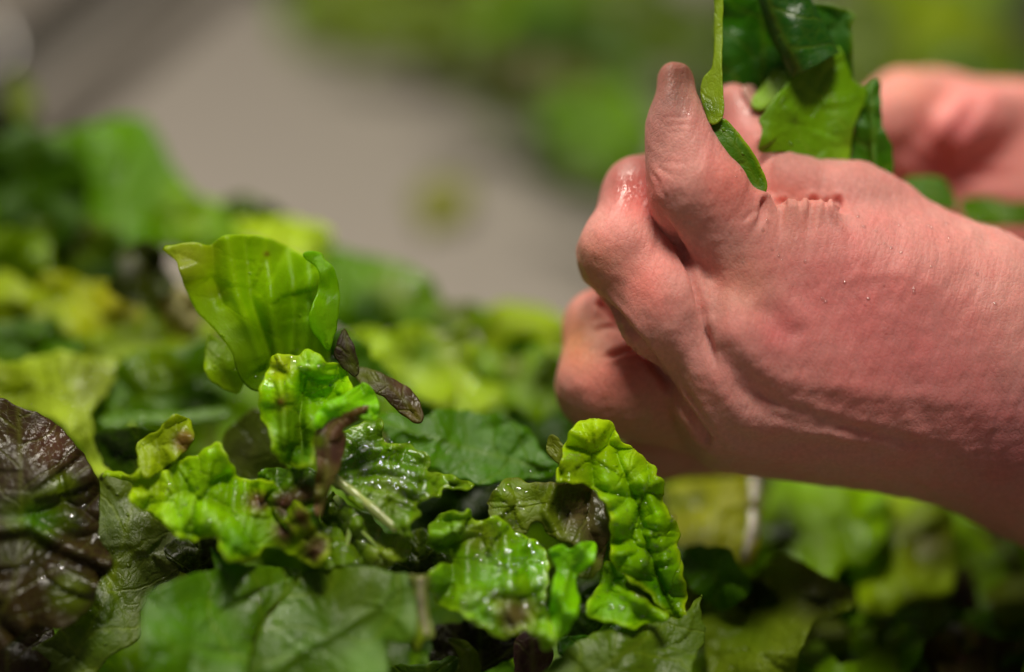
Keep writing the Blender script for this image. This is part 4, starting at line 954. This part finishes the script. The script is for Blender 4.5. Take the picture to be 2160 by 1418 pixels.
def near_hand():
    lo = np.minimum(J(1150, 1500, 0.40), J(1150, 1500, 0.50)); hi = np.maximum(J(2700, 90, 0.37), J(2700, 90, 0.5))
    fld = Field((lo[0], -0.125, -0.505), (0.225, 0.075, -0.385), 0.0008)
    P = fld.empty()
    c = lambda a, b, k=0.010: fld.cone(P, J(*a[:3]), J(*b[:3]), a[3] / 1000, b[3] / 1000, k)
    # forearm and wrist
    for dy, dz, r in ((-95, 0.0, 23), (0, -0.002, 24), (108, 0.004, 22)):
        c((2170, 850 + dy, 0.447 + dz, r), (2800, 1130 + dy, 0.455 + dz, r + 4), 0.012)
    # back of the hand, one bone after the other
    c((2150, 745, 0.441, 22), (1610, 600, 0.430, 13.5))
    c((2150, 820, 0.440, 23), (1545, 735, 0.426, 14.5))
    c((2150, 880, 0.443, 21), (1530, 850, 0.430, 12.5))
    c((2150, 915, 0.450, 18), (1545, 905, 0.443, 11))
    # ball of the thumb and the web
    c((2150, 740, 0.452, 21), (1830, 480, 0.444, 13.2))
    c((2040, 650, 0.440, 19), (1700, 530, 0.432, 10.5))
    c((1860, 620, 0.434, 15), (1640, 530, 0.430, 9.5))
    # palm, away from the viewer
    c((2100, 880, 0.462, 20), (1600, 760, 0.458, 16))
    fingers = {
        'thumb': ([(1850, 478, 0.445, 12.6), (1790, 436, 0.442, 11.3), (1650, 401, 0.442, 9.6), (1592, 326, 0.447, 8.3), (1545, 220, 0.451, 5.7)], 0.005),
        'index': ([(1610, 600, 0.430, 13.5), (1464, 402, 0.422, 10.9), (1427, 255, 0.424, 6.4), (1424, 168, 0.428, 4.5)], 0.005),
        'middle': ([(1535, 740, 0.427, 13.8), (1312, 536, 0.430, 10.6), (1348, 410, 0.440, 9.0), (1450, 360, 0.456, 7.5)], 0.0045),
        'ring': ([(1505, 876, 0.4500, 11.5), (1275, 812, 0.444, 12.0), (1268, 690, 0.454, 9.4), (1370, 640, 0.468, 7.8)], 0.003),
        'pinky': ([(1560, 925, 0.457, 9.5), (1385, 943, 0.462, 8.2), (1350, 860, 0.470, 7.0)], 0.003),
    }
    H = None
    for nm, (pts, k) in fingers.items():
        F = fld.empty()
        chain(fld, F, pts, 0.004)
        if nm == 'index':
            fld.ball(F, J(1530, 400, 0.420), (0.0052, 0.0058, 0.0060), 0.004)      # pad squeezed out by the bend
            fld.ball(F, J(1434, 322, 0.423), (0.0076, 0.0085, 0.0076), 0.005)
        if nm == 'middle':
            fld.ball(F, J(1400, 660, 0.424), (0.0115, 0.0120, 0.0105), 0.006)
        if nm == 'ring':
            fld.ball(F, J(1380, 830, 0.440), (0.0140, 0.0105, 0.0110), 0.006)
        G = smin(P, F, k)
        H = G if H is None else smin(H, G, 0.0012)
    fld.cone(H, J(1580, 412, 0.4270), J(1750, 430, 0.4300), 0.0040, 0.0012, 0.002, cut=True)
    # skin bunched up at the web of the thumb
    for a, b, ra, rb in (((1592, 428, 0.421), (1560, 500, 0.422), 3.8, 3.0), ((1632, 452, 0.4215), (1622, 500, 0.4205), 2.1, 2.4),
                         ((1672, 448, 0.4215), (1656, 520, 0.4195), 3.3, 2.4), ((1710, 444, 0.4225), (1704, 530, 0.4195), 2.9, 2.2),
                         ((1750, 452, 0.4230), (1755, 535, 0.4195), 3.3, 2.2)):
        fld.cone(H, J(*a), J(*b), ra / 1000, rb / 1000, 0.0016)
    V, Q = surface_nets(H, fld)
    V = smooth_mesh(V, Q, 2)
    N = vert_normals(V, Q); px = to_px(V)
    cr = lambda *a, **k: crease(V, N, px, *a, **k)
    # tendon hollow and long folds over the back of the hand
    cr([(1590, 630), (1640, 680), (1690, 725)], 24, 1.0, lip=0.5)
    cr([(1480, 560), (1490, 620), (1500, 680)], 22, 0.9, lip=0.3)
    cr([(1476, 640), (1490, 720), (1545, 780), (1600, 830), (1660, 870)], 30, 2.0, lip=0.35)
    cr([(1520, 800), (1580, 835), (1690, 870), (1800, 905), (1900, 930), (2010, 950)], 12, 0.6, lip=0.3)
    cr([(1600, 800), (1750, 815), (1900, 835), (2060, 850)], 22, -0.6, lip=0.0)
    cr([(1690, 640), (1790, 590), (1900, 580), (2010, 620)], 10, -0.13, lip=0.0)
    cr([(1790, 592), (1850, 650), (1950, 690), (2060, 720)], 9, -0.12, lip=0.0)
    cr([(1560, 850), (1660, 885), (1760, 905), (1850, 915)], 9, 0.4)
    cr([(1500, 900), (1600, 935), (1750, 945), (1900, 965)], 16, 0.7)
    cr([(1270, 640), (1302, 671), (1348, 723), (1393, 788), (1432, 846), (1464, 891), (1490, 930)], 9, 2.0, lip=0.12, taper=False)
    cr([(1386, 437), (1419, 496), (1451, 554), (1471, 605), (1480, 650), (1490, 720), (1510, 790)], 8, 1.9, lip=0.15)
    cr([(1420, 790), (1470, 860), (1500, 910), (1530, 955)], 8, 0.5)
    cr([(1440, 850), (1480, 905), (1505, 945)], 5, 0.5)
    cr([(2160, 760), (2110, 880), (2085, 960), (2080, 1040)], 7, 0.25)
    cr([(2190, 780), (2140, 900), (2115, 980), (2110, 1070)], 9, 0.15)
    # knuckle creases
    for x0, y0, x1, y1, w, dp in ((1376, 362, 1398, 400, 4, 0.30), (1383, 350, 1420, 372, 4, 0.30), (1380, 392, 1412, 420, 4, 0.28), (1396, 340, 1450, 346, 5, 0.22),
                                  (1388, 250, 1462, 246, 4, 0.18), (1386, 262, 1466, 262, 4, 0.16), (1560, 470, 1600, 440, 5, 0.45)):
        cr([(x0, y0), (x1, y1)], w, dp)
    cr([(1276, 752), (1310, 745), (1350, 735)], 7, 1.0)
    cr([(1250, 700), (1290, 690), (1330, 705)], 6, 0.5)
    for x, e, ln, w, dp in ((1612, -7, 70, 7, 1.5), (1640, 3, 50, 5, 1.2), (1653, -5, 80, 6, 1.3), (1688, 4, 60, 5, 0.8), (1715, -6, 105, 8, 1.7), (1742, 5, 60, 5, 0.7), (1768, 16, 80, 8, 1.5)):
        cr([(x, 425), (x + e * 0.6, 450), (x + e * 1.5, 425 + ln * 0.6), (x + e * 3.2, 425 + ln)], w, dp, lip=0.4, fade=True)
    # crossing wrinkle lines near the base of the middle and ring finger
    rr = np.random.RandomState(4)
    for k in range(26):
        x, y = rr.uniform(1490, 1600), rr.uniform(730, 900)
        L = rr.uniform(40, 100)
        cr([(x, y), (x + L * 0.45, y + L * 0.55), (x + L, y + L * 0.9)], 3.2, rr.uniform(0.03, 0.09))
    for k in range(40):
        x, y = rr.uniform(1650, 2080), rr.uniform(560, 930)
        L = rr.uniform(50, 120)
        cr([(x, y), (x - L * 0.2, y + L * 0.5), (x - L * 0.32, y + L)], 3.2, rr.uniform(0.03, 0.09))
    V += N * (waves(V[:, 0] * 1.0 + V[:, 2], V[:, 1], 0.012, 3) * 0.00014 + waves(V[:, 0], V[:, 1] + V[:, 2], 0.005, 8) * 0.00010)[:, None]
    blobs = [(1450, 140, 70, (214, 150, 130), 0.8), (1545, 390, 70, (232, 140, 128), 0.9), (1680, 460, 70, (224, 160, 142), 0.5),
             (1780, 640, 190, (224, 134, 132), 0.8), (1950, 760, 160, (214, 126, 126), 0.7), (1640, 700, 60, (206, 108, 110), 0.6), (1560, 600, 70, (232, 160, 140), 0.7),
             (1360, 600, 80, (226, 136, 124), 0.7), (1250, 560, 60, (224, 150, 120), 0.6), (1290, 800, 80, (224, 136, 122), 0.8), (1220, 720, 60, (232, 160, 112), 0.8),
             (1340, 410, 60, (222, 118, 112), 0.8), (2150, 950, 160, (176, 100, 108), 0.7), (1560, 250, 60, (206, 132, 130), 0.6), (1420, 860, 60, (220, 140, 118), 0.5)]
    wets = [(1325, 395, 38, 1.0), (1446, 200, 16, 0.85), (1452, 235, 12, 0.8), (1430, 170, 12, 0.6), (1560, 235, 40, 0.6), (1290, 690, 30, 0.2)]
    o = skin_object('hand', V, Q, px, N, (216, 154, 145), blobs, wets, 'wet fist in front, pinching torn green leaves between thumb and forefinger')
    # thumbnail, half hidden behind the leaf
    nail(o, J(1573, 264, 0.4495), J(1547, 198, 0.4515), 0.0042, 0.0088, (0.75, 0.25, 0.6), 0.0070, 0.0057)
    
    return o, V, N, px

def nail(parent, base, tip, hw, ln, out, r0, r1):
    """a curved plate lying on a finger: base and tip on the finger's axis, out = the way it faces"""
    base, tip, out = np.asarray(base), np.asarray(tip), np.asarray(out, float)
    t = tip - base; t /= np.linalg.norm(t)
    out = out - t * (out @ t); out /= np.linalg.norm(out)
    sx = np.cross(t, out)
    vs_, fs_ = [], []
    n, m = 13, 13
    for i in range(n):
        u = i / (n - 1)
        r = r0 + (r1 - r0) * u + 0.00025
        half = math.asin(min(0.98, hw / r)) * (math.sqrt(max(0.05, 1 - max(0, 0.3 - u) ** 2 / 0.11)) * math.sqrt(max(0.2, 1 - max(0, u - 0.75) ** 2 / 0.09)))
        for j in range(m):
            a = half * (-1 + 2 * j / (m - 1))
            vs_.append(base + t * (u * ln) + (sx * math.sin(a) + out * math.cos(a)) * r)
    for i in range(n - 1):
        for j in range(m - 1):
            fs_.append((i * m + j, i * m + j + 1, (i + 1) * m + j + 1, (i + 1) * m + j))
    o = mesh_object('fingernail', to_world(np.array(vs_)), fs_, M_NAIL, None, parent)
    md = o.modifiers.new('thickness', 'SOLIDIFY'); md.thickness = 0.0004
    return o

def far_hand():
    fld = Field(J(1640, 660, 0.52) - (0, 0, 0.06), J(2700, 60, 0.52) + (0, 0, 0.05), 0.0012)
    P = fld.empty()
    c = lambda a, b, k=0.010: fld.cone(P, J(*a[:3]), J(*b[:3]), a[3] / 1000, b[3] / 1000, k)
    fld.ball(P, J(2130, 450, 0.552), (0.054, 0.0405, 0.040), 0.012)
    c((2260, 400, 0.550, 27), (2640, 480, 0.56, 30)); c((2250, 450, 0.555, 24), (2640, 520, 0.56, 28))
    c((2200, 360, 0.545, 20), (1965, 285, 0.535, 18)); c((2200, 380, 0.545, 20), (1990, 340, 0.535, 15))
    fl = [([(1965, 255, 0.535, 15), (1905, 235, 0.52, 12), (1840, 260, 0.505, 9), (1800, 250, 0.50, 7)], 0.008),
          ([(1990, 320, 0.53, 14), (1900, 310, 0.52, 11), (1850, 330, 0.512, 9), (1830, 300, 0.505, 7)], 0.008),
          ([(2080, 380, 0.535, 12), (1990, 385, 0.53, 9.5), (1950, 420, 0.53, 8)], 0.008),
          ([(2240, 500, 0.545, 13), (2130, 530, 0.54, 10), (2070, 530, 0.54, 8.5)], 0.008),
          ([(2220, 270, 0.535, 13), (2150, 245, 0.53, 10), (2060, 250, 0.515, 9), (2000, 270, 0.51, 7)], 0.006)]
    H = None
    for pts, k in fl:
        F = fld.empty(); chain(fld, F, pts, 0.004)
        G = smin(P, F, k); H = G if H is None else smin(H, G, 0.0015)
    V, Q = surface_nets(H, fld)
    V = smooth_mesh(V, Q, 3); N = vert_normals(V, Q); px = to_px(V)
    V += N * (waves(V[:, 0] + V[:, 2], V[:, 1], 0.014, 5) * 0.0003)[:, None]
    crease(V, N, px, [(2070, 190), (2040, 250), (1990, 320), (1985, 390)], 14, 2.0)
    crease(V, N, px, [(1900, 300), (1960, 350), (2060, 372), (2160, 380)], 12, 1.6)
    blobs = [(2000, 300, 110, (232, 138, 142), 0.9), (1930, 180, 80, (236, 170, 150), 0.7), (1900, 270, 60, (236, 160, 150), 0.7)]
    return skin_object('hand', V, Q, px, N, (230, 158, 148), blobs, [(1930, 240, 90, 0.4)], 'blurred pink hand behind the torn leaves at the right edge')

def droplets(parent, V, N, px):
    r = np.random.RandomState(12)
    spots = [(1980, 458), (1966, 482), (1992, 470), (1842, 498), (1856, 514), (1832, 488), (1868, 520), (1632, 524), (1648, 540), (1582, 548), (1842, 630), (1826, 632), (1736, 622), (2052, 566), (1956, 572), (1880, 598), (2004, 506),
             (1770, 606), (1700, 560), (1905, 540), (1800, 452), (1930, 620), (1660, 600), (1560, 372), (1548, 350), (1905, 470), (1612, 470), (2090, 640)]
    vs_, fs_ = [], []
    ok = np.where(N[:, 2] > 0.1)[0]
    for (x, y) in spots:
        for q in range(r.randint(1, 3)):
            xx, yy = x + r.normal(0, 7), y + r.normal(0, 7)
            i = ok[np.argmin((px[ok, 0] - xx) ** 2 + (px[ok, 1] - yy) ** 2)]
            bead(vs_, fs_, V[i], N[i], r.uniform(0.0003, 0.0006), 0.45)
    o = mesh_object('water_droplets', to_world(np.array(vs_)), fs_, M_WATER)
    tag(o, 'tiny water droplets glinting on the back of the near fist', None, None, 'stuff')

HAND, HV, HN, HPX = near_hand()
droplets(HAND, HV, HN, HPX)

def leaf_droplets():
    r = np.random.RandomState(33)
    regions = [(640, 800, 70, 34), (780, 850, 40, 10), (800, 980, 80, 70), (860, 1040, 40, 24), (750, 1110, 60, 26), (1060, 1170, 90, 60), (1110, 1250, 60, 34), (1000, 1280, 60, 16), (1200, 1200, 40, 14), (1340, 1080, 70, 26), (1400, 1180, 40, 14),
               (1320, 1280, 50, 12), (760, 1280, 90, 22), (560, 1260, 60, 14), (400, 1060, 60, 12), (170, 1080, 50, 14), (90, 1180, 70, 10), (690, 620, 26, 8), (1080, 1060, 40, 12), (890, 1340, 24, 8)]
    vs_, fs_ = [], []
    best = []
    for V, F in SURFACES:
        cs = (V - CAM_T) @ CAM_R
        px = np.stack([W_PX / 2 + cs[:, 0] / (-cs[:, 2]) / K, H_PX / 2 - cs[:, 1] / (-cs[:, 2]) / K], -1)
        t = np.array([f[:3] for f in F])
        fn = np.cross(V[t[:, 1]] - V[t[:, 0]], V[t[:, 2]] - V[t[:, 0]])
        N = np.zeros_like(V)
        for k in range(3):
            for c in range(3): N[:, c] += np.bincount(t[:, k], fn[:, c], len(V))
        N /= np.linalg.norm(N, axis=1)[:, None] + 1e-12
        s = np.sign(((CAM_T - V) * N).sum(1)); N *= s[:, None]
        best.append((px, -cs[:, 2], V, N))
    for x, y, rad, n in regions:
        for q in range(n):
            xx, yy = x + r.normal(0, rad * 0.55), y + r.normal(0, rad * 0.55)
            hit = None
            for px, d, V, N in best:                # the nearest leaf surface under this spot
                e = (px[:, 0] - xx) ** 2 + (px[:, 1] - yy) ** 2; i = int(np.argmin(e))
                if e[i] < 30 and (hit is None or d[i] < hit[0]): hit = (d[i], V[i], N[i])
            if hit: bead(vs_, fs_, hit[1] + hit[2] * 0.0003, hit[2], r.choice([0.0003, 0.00045, 0.0007, 0.0011], p=[0.35, 0.35, 0.2, 0.1]), 0.42, r.uniform(1, 2.2), (1.0, r.uniform(-0.6, 0.6), 0.2))
    o = mesh_object('water_droplets', np.array(vs_), fs_, M_WATER)
    tag(o, 'water beads sprinkled over the salad leaves in the front of the heap', None, None, 'stuff')
leaf_droplets()
far_hand()
